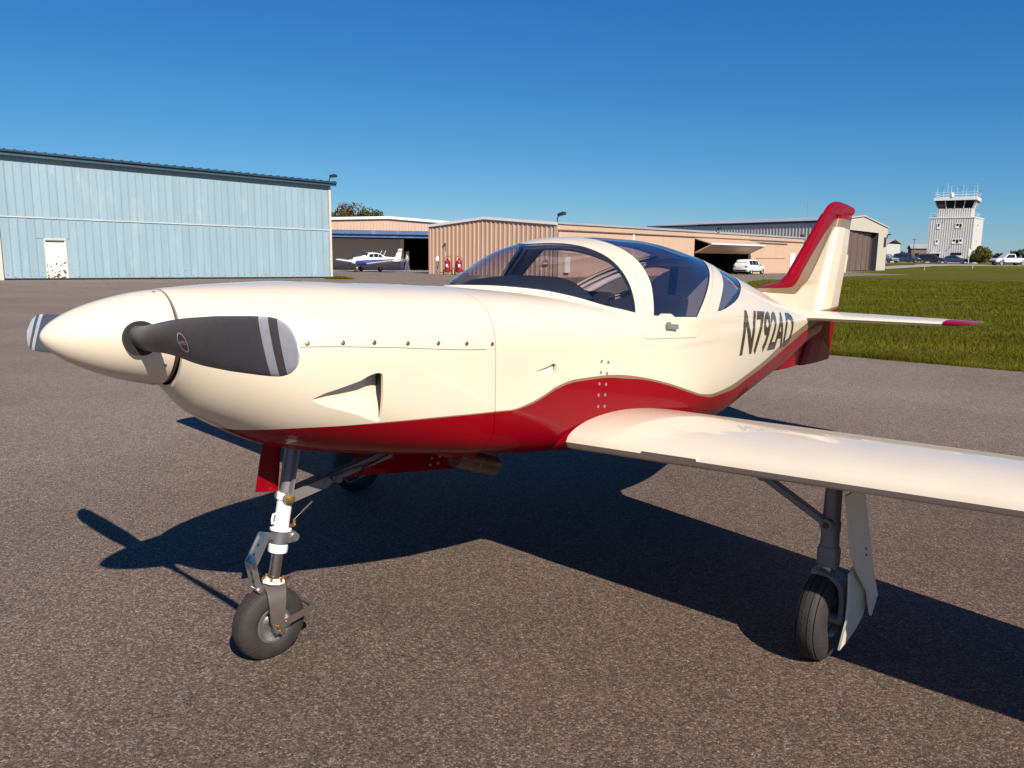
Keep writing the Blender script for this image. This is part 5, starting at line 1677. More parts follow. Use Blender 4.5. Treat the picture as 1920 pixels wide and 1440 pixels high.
# --- far grey hangar with brown sliding doors
fh = empty('hangar', (0, 0, 0), 0, 'far drab-sided hangar with cream gable and brown sliding doors', 'hangar')
FL = Wall((21.4, 126.0), (40.3, 100.0)); FG = Wall((40.3, 100.0), (57.9, 122.0))
m = MB(); FL.ribbed(m, 0, FL.L, 0, 6.35, .50, .03, rib=.42); m.build('side_wall', M['drab_wall'], fh, 20)['kind'] = 'stuff'
fz = lambda a: np.interp(a, [0, FG.L * .5, FG.L], [6.45, 7.62, 6.45])
D0, D1, DZ = 5.2, 22.9, 5.55
m = MB()
m.add([FG.P(0, 0, 0), FG.P(D0, 0, 0), FG.P(D0, 0, fz(D0)), FG.P(0, 0, fz(0))], [(0, 1, 2, 3)])
m.add([FG.P(D1, 0, 0), FG.P(FG.L, 0, 0), FG.P(FG.L, 0, fz(FG.L)), FG.P(D1, 0, fz(D1))], [(0, 1, 2, 3)])
m.add([FG.P(D0, 0, DZ), FG.P(D1, 0, DZ), FG.P(D1, 0, fz(D1)), FG.P(FG.L / 2, 0, fz(FG.L / 2)), FG.P(D0, 0, fz(D0))], [(0, 1, 2, 3, 4)])
m.build('gable_wall', M['cream_wall'], fh)
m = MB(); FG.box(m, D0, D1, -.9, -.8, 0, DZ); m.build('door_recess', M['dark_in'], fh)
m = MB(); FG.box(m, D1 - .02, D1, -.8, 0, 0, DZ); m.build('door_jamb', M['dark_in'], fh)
for k, (q0, q1, o) in enumerate(((D0, 10.0, -.22), (9.9, 13.4, -.34), (13.3, 16.4, -.46), (16.3, 19.6, -.58), (19.5, 21.3, -.68))):
    m = MB(); FG.box(m, q0, q1, o - .1, o, .06, DZ - .12); dl_ = m.build('sliding_door', M['brown_door'], fh)
    m = MB(); FG.box(m, q1 - .22, q1 + .02, o - .09, o + .03, .06, DZ - .13); m.build('door_edge', M['red_edge'], dl_)
m = MB()
for q0, q1 in ((-.2, FG.L / 2), (FG.L / 2, FG.L + .2)):
    m.prism([FG.P(q0, .0, fz(q0) - .02), FG.P(q1, .0, fz(q1) - .02), FG.P(q1, .0, fz(q1) + .14), FG.P(q0, .0, fz(q0) + .14)], FG.n * .15)
m.build('gable_trim', M['drab_wall'], fh)
dvec = FL.u * -(FL.L + .2)
m = MB(); A, B, C_ = FG.P(-.25, .12, 6.47), FG.P(FG.L / 2, .12, 7.68), FG.P(FG.L + .25, .12, 6.47)
m.prism([A, B, B + dvec, A + dvec], (0, 0, .06)); m.prism([B, C_, C_ + dvec, B + dvec], (0, 0, .06)); m.build('roof', M['grey_roof'], fh)
m = MB(); FL.box(m, -.1, FL.L + .1, .0, .14, 6.22, 6.44); m.build('gutter', M['navy'], fh)
m = MB(); FG.box(m, 26.2, 27.3, .0, .12, 3.6, 5.0); m.build('wall_vent', M['dark_in'], fh)
floodlight(fh, FG.P(FG.L - .25, .05, 4.9), (.2, -.9, .1), s=1.0)
m = MB(); rr = FL.P(0, -FG.L / 2, 0); 
m = MB(); FG.box(m, FG.L - .1, FG.L, -FL.L, -.1, 0, 6.4); m.build('side_wall', M['drab_wall'], fh)
# thin mast behind the roof
am = MB(); am.cyl((50.0, 135, 0), (50.0, 135, 11.8), .05, .02, n=8)
for z, w_ in ((10.9, .35), (10.3, .5), (9.7, .3)): am.bar((50 - w_ / 2, 135, z), (50 + w_ / 2, 135, z), .03, .03)
o = am.build('radio_mast', M['grey_metal'], None); tag(o, 'thin radio mast rising behind the far hangar roof', 'mast')

# ------------------------------------------------------------------ control tower
tw = empty('control_tower', (0, 0, 0), 0, 'white control tower with dark slanted cab windows and rooftop antennas', 'tower')
TF = Wall((86.6, 164.6), (93.1, 159.8)); TR = Wall((93.1, 159.8), (98.9, 166.5))
tz0, tz1 = .9, 10.22
Wd_ = TF.L; Dp = TR.L
for Wl, nm in ((TF, 'wall'), (TR, 'wall')):
    m = MB(); Wl.ribbed(m, 0, Wl.L, tz0, tz1, .42, .045, rib=.45); m.build(nm, M['tower_wall'], tw, 20)['kind'] = 'stuff'
m = MB(); m.prism([TF.P(0, -.02, tz0), TF.P(Wd_, -.02, tz0), TR.P(Dp, -.02, tz0), TF.P(0, -Dp, tz0)], (0, 0, tz1 - tz0 - .02)); m.build('core', M['tower_wall'], tw)
m = MB(); m.prism([TF.P(-.12, .12, tz1), TF.P(Wd_ + .12, .12, tz1), TR.P(Dp + .12, .12, tz1), TF.P(-.12, -Dp - .12, tz1)], (0, 0, .22)); m.build('parapet', M['white_trim'], tw)
# windows
def twin(Wl, a, z, w_, h, n):
    m = MB(); Wl.box(m, a - w_ / 2 - .10, a + w_ / 2 + .10, .07, .12, z - h / 2 - .12, z + h / 2 + .12); f = m.build('window_frame', M['white'], tw)
    pwid = w_ / n
    for k in range(n):
        m = MB(); Wl.box(m, a - w_ / 2 + k * pwid + .05, a - w_ / 2 + (k + 1) * pwid - .05, .121, .128, z - h / 2 + (.0 if k % 2 else .30) , z + h / 2); m.build('pane', M['dark_glass'], f)
sc_ = Wd_ / 575.0   # photo units of the close-up to metres on the front face
for a, z, w_, h, n in ((1.75, 8.65, .40, .95, 1), (5.45, 8.70, 1.05, .80, 2), (1.70, 5.40, .38, .80, 1), (5.40, 5.55, 1.75, .75, 3)):
    twin(TF, a, z, w_, h, n)
for z, h in ((8.65, .8), (5.45, .75), (2.9, .5)):
    twin(TR, 3.2, z, .55, h, 1)
m = MB(); TF.box(m, .9, 2.4, .08, .13, 1.0, 3.05); m.build('entrance_door', M['dark_glass'], tw)
m = MB(); TF.box(m, .6, 2.7, .08, .95, 3.05, 3.25); m.build('canopy', M['white_trim'], tw)
m = MB(); TF.box(m, 4.5, 6.4, .08, .13, 2.7, 3.25); m.build('carport_opening', M['dark_glass'], tw)
m = MB(); TF.box(m, 4.3, 6.6, .08, .16, 1.5, 2.68); m.build('infill_panel', M['white_trim'], tw)
# stair and lamp arms on the front
for a, z in ((.35, 3.5), (2.0, 3.6), (3.9, 4.4), (2.2, 9.6)):
    m = MB(); m.tube([TF.P(a, .08, z - .35), TF.P(a + .35, .45, z), TF.P(a + .6, .5, z + .12)], .04, 6); m.build('lamp_arm', M['dark_metal'], tw)
# cab
def inset(z, d0, d1, e0, e1):
    return [TF.P(d0, -e0, z), TF.P(Wd_ - d1, -e0, z), TF.P(Wd_ - d1, -Dp + e1, z), TF.P(d0, -Dp + e1, z)]
cb0 = inset(10.40, 1.15, .75, .75, 2.6); cb1 = inset(12.20, 1.15, .75, .75, 2.6); cb2 = inset(13.82, .65, .15, .15, 2.0)
m = MB(); m.loft([cb0, cb1]); cab = m.build('cab_base', M['tower_wall'], tw)
m = MB()
fb = Wall((cb0[0].x, cb0[0].y), (cb0[1].x, cb0[1].y)); fb.ribbed(m, .0, fb.L, 10.42, 12.18, .40, .06, rib=.45, o=.005); m.build('cab_cladding', M['tower_wall'], tw, 20)['kind'] = 'stuff'
m = MB(); m.loft([[p.lerp(sum(cb1, Vector()) / 4, .02) for p in cb1], [p.lerp(sum(cb2, Vector()) / 4, .02) for p in cb2]]); m.build('cab_glass', M['dark_glass'], tw)
for i in range(4):
    j = (i + 1) % 4
    n_m = 4 if i % 2 == 0 else 3
    for k in range(n_m + 1):
        q = k / n_m
        m = MB(); m.bar(cb1[i].lerp(cb1[j], q), cb2[i].lerp(cb2[j], q), .12, .12); m.build('mullion', M['white_trim'], tw)
rf0 = inset(13.80, .40, -.12, -.12, 1.8); m = MB(); m.prism(rf0, (0, 0, .62)); m.build('cab_roof', M['white_trim'], tw)
rtop = 14.42
ring = inset(rtop, .5, .0, .0, 1.9)
def rail(pts, z0, h, nm, par, step=1.1):
    for i in range(len(pts)):
        a, b = pts[i], pts[(i + 1) % len(pts)]
        for hh in (h, h * .55):
            m = MB(); m.bar(a + Vector((0, 0, hh)), b + Vector((0, 0, hh)), .05, .05); m.build('rail', M['white_trim'], par)
        n = max(1, int((b - a).length / step))
        for k in range(n):
            p = a.lerp(b, k / n); m = MB(); m.bar(p, p + Vector((0, 0, h)), .05, .05); m.build('rail_post', M['white_trim'], par)
rail(ring, rtop, .95, 'rail', tw)
rail(inset(10.44, -.05, -.05, -.05, .0), 10.44, .85, 'rail', tw, 1.4)
for q, e, h in ((.05, .1, 2.3), (.2, .6, 1.9), (.30, .1, 2.8), (.36, 1.5, 2.5), (.52, .4, 1.9), (.66, .2, 2.4), (.72, 1.8, 1.8), (.93, .1, 2.2), (.98, .9, 2.6), (.9, 2.2, 2.0)):
    p = ring[0].lerp(ring[1], q) - TF.n * e
    m = MB(); m.cyl(p, p + Vector((0, 0, h)), .035, .02, n=6); o = m.build('antenna', M['white_trim'], tw)
for q, h in ((.18, 1.7), (.62, 1.6), (.9, 1.75)):
    p = ring[0].lerp(ring[1], q) + Vector((0, 0, h)); m = MB(); m.bar(p - TF.u * .5, p + TF.u * .5, .05, .05); m.bar(p - TF.u * .3 + Vector((0, 0, .35)), p + TF.u * .3 + Vector((0, 0, .35)), .05, .05); m.bar(p, p + Vector((0, 0, .4)), .05, .05); m.build('antenna', M['grey_metal'], tw)
p = ring[0].lerp(ring[1], .42); m = MB(); m.lathe([(.05, 0), (.32, .1), (.34, .5), (.22, .8), (.02, .9)], p, Vector((0, 0, 1)), 14); m.build('radome', M['white'], tw, 60)
p = ring[1] + TF.u * .35; m = MB(); m.lathe([(.02, 0), (.30, .25), (.34, .3), (.3, .28)], p + Vector((0, 0, .75)), TR.n + Vector((.3, 0, .5)), 16, caps=False); m.cyl(p - TF.u * .4, p + Vector((0, 0, .8)), .04, n=6); m.build('dish', M['white'], tw, 50)

# ------------------------------------------------------------------ vehicles
M['car_white'] = mat('car_white', (.72, .72, .72), .3, coat=1.0, var=.03)
M['car_navy'] = mat('car_navy', (.010, .018, .045), .3, coat=1.0, var=.05)
M['car_black'] = mat('car_black', (.010, .011, .014), .3, coat=1.0, var=.05)
M['car_blue'] = mat('car_blue', (.018, .035, .10), .3, coat=1.0, var=.05)
M['car_silver'] = mat('car_silver', (.22, .23, .25), .3, coat=1.0, var=.05)
M['trim_black'] = mat('trim_black', (.012, .012, .013), .6)
M['lamp_red'] = mat('lamp_red', (.25, .01, .015), .2, coat=1.0)
M['lamp_clear'] = mat('lamp_clear', (.55, .56, .58), .1, coat=1.0)

def car(name, kind, paintm, loc, rz, label, group=None):
    """x forward, y left; profile rows: x, z_under, z_belt, z_roof, half width, roof half width"""
    if kind == 'suv':
        Lh, rows = 2.35, [(-2.33, .42, .80, .82, .80, .70), (-2.28, .36, .98, 1.02, .90, .72), (-2.15, .32, 1.02, 1.40, .94, .66), (-1.85, .30, 1.04, 1.64, .95, .66), (-1.0, .28, 1.02, 1.70, .95, .68), (.1, .28, 1.00, 1.68, .95, .67), (.55, .28, .99, 1.56, .95, .66), (1.15, .28, .98, 1.08, .95, .76), (1.75, .30, .93, 1.00, .93, .74), (2.2, .34, .82, .88, .86, .66), (2.33, .42, .66, .72, .74, .60)]
        wx, wr = (-1.38, 1.42), .355
        side = [(-1.72, -1.02), (-.94, -.12), (-.04, .50)]; ws_ = (.60, 1.12, -1.99, -2.16)
    elif kind == 'van':
        Lh, rows = 2.45, [(-2.43, .42, .85, .9, .84, .74), (-2.38, .34, 1.02, 1.2, .93, .78), (-2.25, .30, 1.05, 1.62, .97, .72), (-1.9, .28, 1.05, 1.74, .98, .72), (-.6, .27, 1.03, 1.76, .98, .74), (.55, .27, 1.0, 1.70, .98, .72), (.95, .27, .98, 1.50, .98, .70), (1.65, .28, .95, 1.08, .96, .76), (2.1, .30, .86, .95, .92, .72), (2.4, .40, .66, .74, .80, .62)]
        wx, wr = (-1.45, 1.52), .34
        side = [(-1.95, -.85), (-.77, .10), (.18, .88)]; ws_ = (.98, 1.60, -2.10, -2.28)
    else:
        Lh, rows = 2.3, [(-2.28, .42, .78, .80, .78, .66), (-2.2, .34, .92, .98, .87, .68), (-1.75, .28, .95, 1.04, .90, .66), (-1.25, .26, .95, 1.34, .91, .60), (-.6, .26, .94, 1.47, .91, .60), (.1, .26, .93, 1.46, .91, .60), (.5, .26, .92, 1.34, .91, .60), (1.1, .26, .90, .98, .90, .70), (1.7, .28, .84, .90, .88, .68), (2.15, .32, .74, .78, .82, .62), (2.28, .40, .60, .64, .70, .55)]
        wx, wr = (-1.35, 1.40), .32
        side = [(-1.15, -.40), (-.32, .42)]; ws_ = (.56, 1.06, -1.34, -1.70)
    t = empty(name, loc, rz, label, 'car', group)
    m = MB(); rings = []
    for x, zu, zb, zr, hw, rw in rows:
        half = [(0, zu), (hw * .86, zu), (hw * .97, zu + .12), (hw, zu + .30), (hw * .985, zb - .04), (hw * .96, zb), (rw + (hw * .96 - rw) * .06, max(zb + .01, zr - .05)), (rw * .86, zr), (0, zr + .012)]
        rings.append([(x, y, z) for y, z in half] + [(x, -y, z) for y, z in half[1:-1][::-1]])
    m.loft(rings); m.build('body', paintm, t, 35)
    X = [r[0] for r in rows]
    def at(x): return [float(np.interp(x, X, [r[k] for r in rows])) for k in range(1, 6)]
    for sd_ in (1, -1):
        for x0, x1 in side:
            pts = []
            for x in np.linspace(x0, x1, 4):
                zu, zb, zr, hw, rw = at(x); pts.append((x, .10, zb, zr, hw, rw))
            lo = [Vector((p[0], sd_ * (p[4] * .96 + (p[5] - p[4] * .96) * .10 + .012), p[2] + (p[3] - p[2]) * .08)) for p in pts]
            hi = [Vector((p[0], sd_ * (p[4] * .96 + (p[5] + .02 - p[4] * .96) * .86 + .012), p[2] + (p[3] - p[2]) * .80)) for p in pts]
            m = MB(); m.prism(lo + hi[::-1], (0, sd_ * .004, 0)); m.build('side_window', M['dark_glass'], t)
        # lamps
        zu, zb, zr, hw, rw = at(-Lh + .10)
        m = MB(); m.box((-Lh + .10, sd_ * hw * .80, zb - .10), (.20, .28, .16), bev=.03); m.build('tail_lamp', M['lamp_red'], t)
        zu, zb, zr, hw, rw = at(Lh - .18)
        m = MB(); m.box((Lh - .20, sd_ * hw * .80, zb - .10), (.20, .28, .13), bev=.03); m.build('headlamp', M['lamp_clear'], t)
        m = MB(); m.box((.62, sd_ * 1.02, at(.62)[1] + .06), (.12, .18, .13), bev=.03); m.build('door_mirror', M['trim_black'], t)
        for x in wx:
            root = wheel('wheel', Vector((x, sd_ * (rows[4][4] - .11), wr)), wr, .22, wr * .62, t, 3, Vector((0, 1, 0)))
            m = MB(); m.lathe([(wr + .05, -.02), (wr + .05, .02), (wr - .02, .02), (wr - .02, -.02)], Vector((x, sd_ * (rows[4][4] - .03), wr)), Vector((0, 1, 0)), 28, caps=False); m.build('wheel_arch', M['trim_black'], t)
    xa, xb, xc, xd = ws_
    for x0, x1, nm in ((xa, xb, 'windscreen'), (xc, xd, 'rear_window')):
        A, B = at(x0), at(x1)
        s_ = .02 if nm == 'windscreen' else -.03
        m = MB(); m.add([(x0 + s_, A[4] * .90, A[2] - .02), (x0 + s_, -A[4] * .90, A[2] - .02), (x1 + s_, -B[4] * 1.02, max(B[1] + .05, B[2] - .01)), (x1 + s_, B[4] * 1.02, max(B[1] + .05, B[2] - .01))], [(0, 1, 2, 3)]); m.build(nm, M['dark_glass'], t)
    m = MB(); m.box((-Lh + .06, 0, .46), (.16, 1.5, .16), bev=.04); m.build('rear_bumper', M['trim_black'], t)
    m = MB(); m.box((Lh - .10, 0, .44), (.16, 1.4, .18), bev=.04); m.build('front_bumper', M['trim_black'], t)
    m = MB(); m.box((-Lh + .02, 0, .78), (.03, .5, .11)); m.build('number_plate', M['white_trim'], t)
    for sd_ in (1, -1):
        m = MB(); m.box((0, sd_ * (rows[4][4] - .01), .34), (2.0, .04, .12)); m.build('sill', M['trim_black'], t)
    return t
car('parked_car', 'suv', M['car_white'], (23.75, 78.7, .008), math.atan2(33.65, 30.61), 'white sport-utility car parked beside the open folding door of the peach wall').scale = (.87, .87, .87)
def zt(x, y): return float(terrain(x, y)) + .04
cars = 'dark cars parked beside the control tower'
car('parked_car', 'suv', M['car_silver'], (71.6, 150.5, zt(71.6, 150.5)), R(-70), 'grey car half hidden at the edge of the far cream gable', cars)
car('parked_car', 'van', M['car_navy'], (75.5, 150.5, zt(75.5, 150.5)), R(-22), 'long navy minivan, the second parked car from the far gable', cars)
car('parked_car', 'suv', M['car_black'], (79.9, 150.0, zt(79.9, 150)), R(-30), 'black car parked in front of the tower entrance', cars)
car('parked_car', 'saloon', M['car_blue'], (84.0, 149.5, zt(84, 149.5)), R(-28), 'dark blue car parked next to the round green shrub', cars)

# pickup truck
pk = empty('pickup_truck', (85.0, 134.4, float(terrain(85.0, 134.4)) + .03), math.pi + .02, 'white crew-cab pickup truck with lettered doors on the road by the tower', 'pickup truck')
m = MB(); rows = [(-2.95, .62, 1.08, .86), (-2.90, .52, 1.18, .95), (-1.9, .48, 1.20, .98), (-.62, .48, 1.20, .98)]
def prof_rings(rows):
    rr = []
    for x, zu, zt_, hw in rows:
        half = [(0, zu), (hw * .9, zu), (hw, zu + .12), (hw, zt_ - .08), (hw * .97, zt_), (0, zt_)]
        rr.append([(x, y, z) for y, z in half] + [(x, -y, z) for y, z in half[1:-1][::-1]])
    return rr
m.loft(prof_rings(rows)); m.build('cargo_bed', M['car_white'], pk, 35)
m = MB(); m.loft(prof_rings([(-.60, .46, 1.22, .98), (1.35, .46, 1.22, .98), (1.45, .46, 1.22, .98), (2.45, .50, 1.16, .96), (2.85, .55, 1.02, .90), (2.93, .60, .92, .82)])); m.build('body', M['car_white'], pk, 35)
m = MB(); rr = []
for x, z, hw in ((-.60, 1.23, .95), (-.45, 1.88, .76), (-.2, 1.93, .76), (.65, 1.93, .75), (.80, 1.90, .74), (1.50, 1.24, .94)):
    rr.append((x, z, hw))
cabr = [[(x, y * hw, 1.21 + (z - 1.21) * h) for y, h in ((1.0 if z < 1.3 else 1.24, 0), (1, 1), (-1, 1), (-1.0 if z < 1.3 else -1.24, 0))] for x, z, hw in rr]
m.loft(cabr); m.build('cab', M['car_white'], pk, 30)
for sd_ in (1, -1):
    m = MB(); m.prism([(-.38, sd_ * .962, 1.29), (1.30, sd_ * .962, 1.29), (.72, sd_ * .79, 1.82), (-.32, sd_ * .79, 1.84)], (0, sd_ * .012, 0)); m.build('side_window', M['dark_glass'], pk)
    m = MB(); m.bar((.42, sd_ * .985, 1.27), (.36, sd_ * .80, 1.86), .05, .03, (0, 1, 0)); m.build('door_pillar', M['trim_black'], pk)
    for x in (-1.80, 1.88):
        wheel('wheel', Vector((x, sd_ * .86, .39)), .39, .26, .24, pk, 3, Vector((0, 1, 0)))
        m = MB(); m.lathe([(.47, -.03), (.47, .02), (.36, .02), (.36, -.03)], Vector((x, sd_ * .975, .42)), Vector((0, 1, 0)), 28, caps=False); m.build('wheel_arch', M['trim_black'], pk)
    m = MB(); m.box((2.78, sd_ * .78, .92), (.2, .26, .16), bev=.03); m.build('headlamp', M['trim_black'], pk)
    m = MB(); m.box((-2.80, sd_ * .94, .98), (.16, .08, .24), bev=.03); m.build('tail_lamp', M['lamp_red'], pk)
    m = MB(); m.box((.4, sd_ * .97, .46), (2.3, .05, .12)); m.build('running_board', M['trim_black'], pk)
    m = MB(); m.prism([(1.35, sd_ * .982, .62), (1.55, sd_ * .982, .62), (1.95, sd_ * .982, 1.14), (1.75, sd_ * .982, 1.14)], (0, sd_ * .004, 0)); m.build('side_stripe', M['trim_black'], pk)
    u_s = -1 if sd_ > 0 else 1
    bm_finish(text_mesh('LANCASTER', shear=.2, offset=.01), 'door_lettering', M['blue_letter'], pk, lambda u, v, sd_=sd_, u_s=u_s: [(.42 + u_s * (a - .5) * 1.75, sd_ * .984, .83 + b * .22) for a, b in zip(u, v)], 0)
m = MB(); m.box((2.93, 0, .62), (.12, 1.7, .22), bev=.04); m.build('front_bumper', M['trim_black'], pk)
m = MB(); m.box((-2.98, 0, .60), (.12, 1.7, .18), bev=.04); m.build('rear_bumper', M['trim_black'], pk)

# ------------------------------------------------------------------ small aeroplane in the open hangar
sp_root = empty('aeroplane', (-12.75, 70.6, .014), math.radians(180 + 52), 'small white and blue low-wing aeroplane standing at the open hangar', 'aeroplane')
k = .82
M['sp_white'] = mat('plane_white', (.72, .72, .74), .35, coat=.6, var=.03)
M['sp_blue'] = mat('plane_blue', (.02, .07, .30), .35, coat=.6, var=.05)
m = MB(); rr = []; rb = []
for x, zc, hh, hw in ((2.9, 1.12, .20, .22), (2.7, 1.13, .36, .42), (2.0, 1.18, .44, .54), (1.2, 1.22, .50, .58), (.3, 1.24, .52, .58), (-.6, 1.25, .50, .54), (-1.8, 1.28, .38, .36), (-3.2, 1.34, .24, .18), (-4.2, 1.40, .14, .06)):
    ring = [(x * k, hw * math.copysign(abs(math.cos(t)) ** .7, math.cos(t)) * k, (zc + hh * math.copysign(abs(math.sin(t)) ** .7, math.sin(t))) * k) for t in np.linspace(0, 2 * np.pi, 25)[:-1]]
    rr.append(ring)
    rb.append([(p[0], p[1] * 1.01, p[2] - .004) for j, p in enumerate(ring) if j >= 12 or j == 0])
m.loft(rr); m.build('fuselage', M['sp_white'], sp_root, 50)
rb = []
for x, zc, hh, hw in ((2.7, 1.13, .36, .42), (2.0, 1.18, .44, .54), (1.2, 1.22, .50, .58), (.3, 1.24, .52, .58), (-.6, 1.25, .50, .54), (-1.8, 1.28, .38, .36), (-3.2, 1.34, .24, .18)):
    rb.append([(x * k, 1.015 * hw * math.copysign(abs(math.cos(t)) ** .7, math.cos(t)) * k, (zc + 1.015 * hh * math.copysign(abs(math.sin(t)) ** .7, math.sin(t))) * k) for t in np.linspace(np.pi * .985, np.pi * 2.015, 15)])
m = MB(); m.loft(rb, closed=False, caps=False); m.build('belly_paint', M['sp_blue'], sp_root, 50)
rs2 = []
for x, zc, hh, hw in ((2.6, 1.16, .36, .45), (1.2, 1.22, .50, .58), (-.6, 1.25, .50, .54), (-1.8, 1.28, .38, .36), (-3.2, 1.34, .24, .18)): rs2.append((x, zc, hw))
for sd_ in (1, -1):
    m = MB(); m.loft([[(x * k, sd_ * (hw * 1.02) * k, (zc - .04) * k), (x * k, sd_ * (hw * 1.02) * k, (zc + .05) * k)] for x, zc, hw in rs2], closed=False, caps=False); m.build('red_cheatline', M['red_edge'], sp_root)
cab_ = []
for x, zt_, hw in ((1.25, 1.66, .50), (.75, 2.02, .42), (.2, 2.10, .42), (-.6, 2.06, .42), (-1.3, 1.84, .36), (-1.9, 1.62, .28)):
    cab_.append([(x * k, hw * 1.18 * k, 1.52 * k), (x * k, hw * k, (zt_ - .04) * k), (x * k, hw * .6 * k, zt_ * k), (x * k, -hw * .6 * k, zt_ * k), (x * k, -hw * k, (zt_ - .04) * k), (x * k, -hw * 1.18 * k, 1.52 * k)])
m = MB(); m.loft(cab_); m.build('cabin_roof', M['sp_white'], sp_root, 40)
for sd_ in (1, -1):
    for x0, x1 in ((.82, .22), (.12, -.48), (-.56, -1.05)):
        f = lambda x: float(np.interp(x, [-1.9, -1.3, -.6, .2, .75, 1.25], [.28, .36, .42, .42, .42, .50])); zf = lambda x: float(np.interp(x, [-1.3, -.6, .2, .75, 1.25], [1.80, 2.0, 2.04, 1.97, 1.66]))
        m = MB(); m.prism([(x0 * k, sd_ * (f(x0) * 1.16 + .02) * k, 1.58 * k), (x1 * k, sd_ * (f(x1) * 1.16 + .02) * k, 1.58 * k), (x1 * k, sd_ * (f(x1) * 1.02 + .02) * k, zf(x1) * k - .06), (x0 * k, sd_ * (f(x0) * 1.02 + .02) * k, zf(x0) * k - .06)], (0, sd_ * .01, 0)); m.build('cabin_window', M['dark_glass'], sp_root)
m = MB(); m.add([(1.29 * k, .5 * k, 1.60 * k), (1.29 * k, -.5 * k, 1.60 * k), (.80 * k, -.36 * k, 2.02 * k), (.80 * k, .36 * k, 2.02 * k)], [(0, 1, 2, 3)]); m.build('windscreen', M['dark_glass'], sp_root)
def small_wing(nm, y0, y1, x0, x1, c0, c1, z0, z1, t, mt):
    rr = []
    for q in (0, .5, 1):
        y, x, c, z = y0 + (y1 - y0) * q, x0 + (x1 - x0) * q, c0 + (c1 - c0) * q, z0 + (z1 - z0) * q
        rr.append([(a * k, y * k, b * k) for a, b in tail_ring(-x, c, t, lambda s, b_: (-s, z + b_), 0)])
    mb = MB(); mb.loft(rr); return mb.build(nm, mt, sp_root, 40)
for sd_ in (1, -1):
    wv = small_wing('wing', sd_ * .4, sd_ * 4.5, 1.25, 1.25, 1.6, 1.6, .85, 1.25, .13, M['sp_white'])
    rr = [[(a * k, (sd_ * y) * k, b * k) for a, b in tail_ring(-1.27, 1.63 - q * .3, .13, lambda s, b_: (-s, .85 + .4 * (y - .4) / 4.1 + b_), 0)] for y, q in ((4.2, 0), (4.45, .1), (4.6, .6))]
    m = MB(); m.loft(rr); m.build('wing_tip', M['sp_white'], wv, 40)
    small_wing('tailplane', sd_ * .05, sd_ * 1.5, -3.45, -3.45, .8, .8, 1.36, 1.36, .10, M['sp_white'])
m = MB(); m.prism([(-2.6 * k, .03, 1.5 * k), (-3.5 * k, .03, 1.62 * k), (-4.05 * k, .03, 2.55 * k), (-4.55 * k, .03, 2.55 * k), (-4.30 * k, .03, 1.35 * k), (-3.6 * k, .03, 1.35 * k)], (0, -.06, 0)); fn_ = m.build('fin', M['sp_white'], sp_root)
for z0, z1, mt in ((2.18, 2.24, M['red_edge']), (2.30, 2.34, M['sp_blue'])):
    m = MB(); m.prism([(-3.80 * k, .036, z0 * k), (-4.48 * k, .036, z0 * k), (-4.50 * k, .036, z1 * k), (-3.86 * k, .036, z1 * k)], (0, -.072, 0)); m.build('fin_stripe', mt, fn_)
m = MB(); m.lathe([(.005, .42), (.10, .30), (.15, .0)], (2.9 * k, 0, 1.14 * k), (1, 0, 0), 18); m.build('spinner', M['sp_white'], sp_root, 60)
for sg in (1, -1):
    dv = Vector((0, .50, .86)) * sg; o = Vector((2.98 * k, 0, 1.14 * k))
    m = MB(); m.loft([[o + dv * r + Vector((a * .02, 0, 0)) + dv.cross(Vector((1, 0, 0))) * b * w_ for a, b in ((1, 1), (1, -1), (-1, -1), (-1, 1))] for r, w_ in ((.08, .04), (.4, .08), (.75, .07), (.85, .03))]); m.build('propeller_blade', M['prop'], sp_root)
for x, y in ((2.25, 0), (.25, 1.55), (.25, -1.55)):
    wheel('wheel', Vector((x * k, y * k, .23)), .23, .16, .11, sp_root, 3, Vector((0, 1, 0)))
    m = MB(); m.cyl((x * k, y * k, .23), (x * k, y * k, .85 * k), .045, n=10); m.box((x * k, y * k, .36), (.10, .26, .10), bev=.02); m.build('gear_leg', M['sp_white'], sp_root)
for x in (-1.1, -1.7):
    m = MB(); m.tube([(x * k, 0, 1.75 * k), (x * k - .30, 0, 2.3 * k)], .018, 6); m.build('antenna', M['sp_white'], sp_root)
# red tail ticks
# ------------------------------------------------------------------ person walking by the doorway
def skin_mesh(name, pts, edges, rad, mt, parent, root=0, sub=2):
    me = bpy.data.meshes.new(name); me.from_pydata(pts, edges, [])
    o = bpy.data.objects.new(name, me); C.objects.link(o)
    md = o.modifiers.new('skin', 'SKIN'); md.use_smooth_shade = True
    for i, r in enumerate(rad):
        me.skin_vertices[0].data[i].radius = (r, r) if not isinstance(r, tuple) else r
    me.skin_vertices[0].data[root].use_root = True
    s_ = o.modifiers.new('sub', 'SUBSURF'); s_.levels = sub; s_.render_levels = sub
    dg = bpy.context.evaluated_depsgraph_get(); dg.update()
    me2 = bpy.data.meshes.new_from_object(o.evaluated_get(dg))
    bpy.data.objects.remove(o)
    me2.name = name; me2.materials.clear(); me2.materials.append(mt)
    me2.polygons.foreach_set('use_smooth', [True] * len(me2.polygons))
    ob = bpy.data.objects.new(name, me2); C.objects.link(ob); ob.parent = parent
    return ob
pe = empty('person', (-9.75, 71.6, .014), math.radians(200), 'person in white shirt and blue jeans walking past the open hangar doorway', 'person')
skinm = mat('skin', (.42, .25, .17), .55, var=.03); jean = mat('jeans', (.07, .12, .22), .8, var=.1); shirt = mat('shirt_white', (.62, .63, .65), .75, var=.05); hairm = mat('hair_dark', (.02, .015, .012), .6)
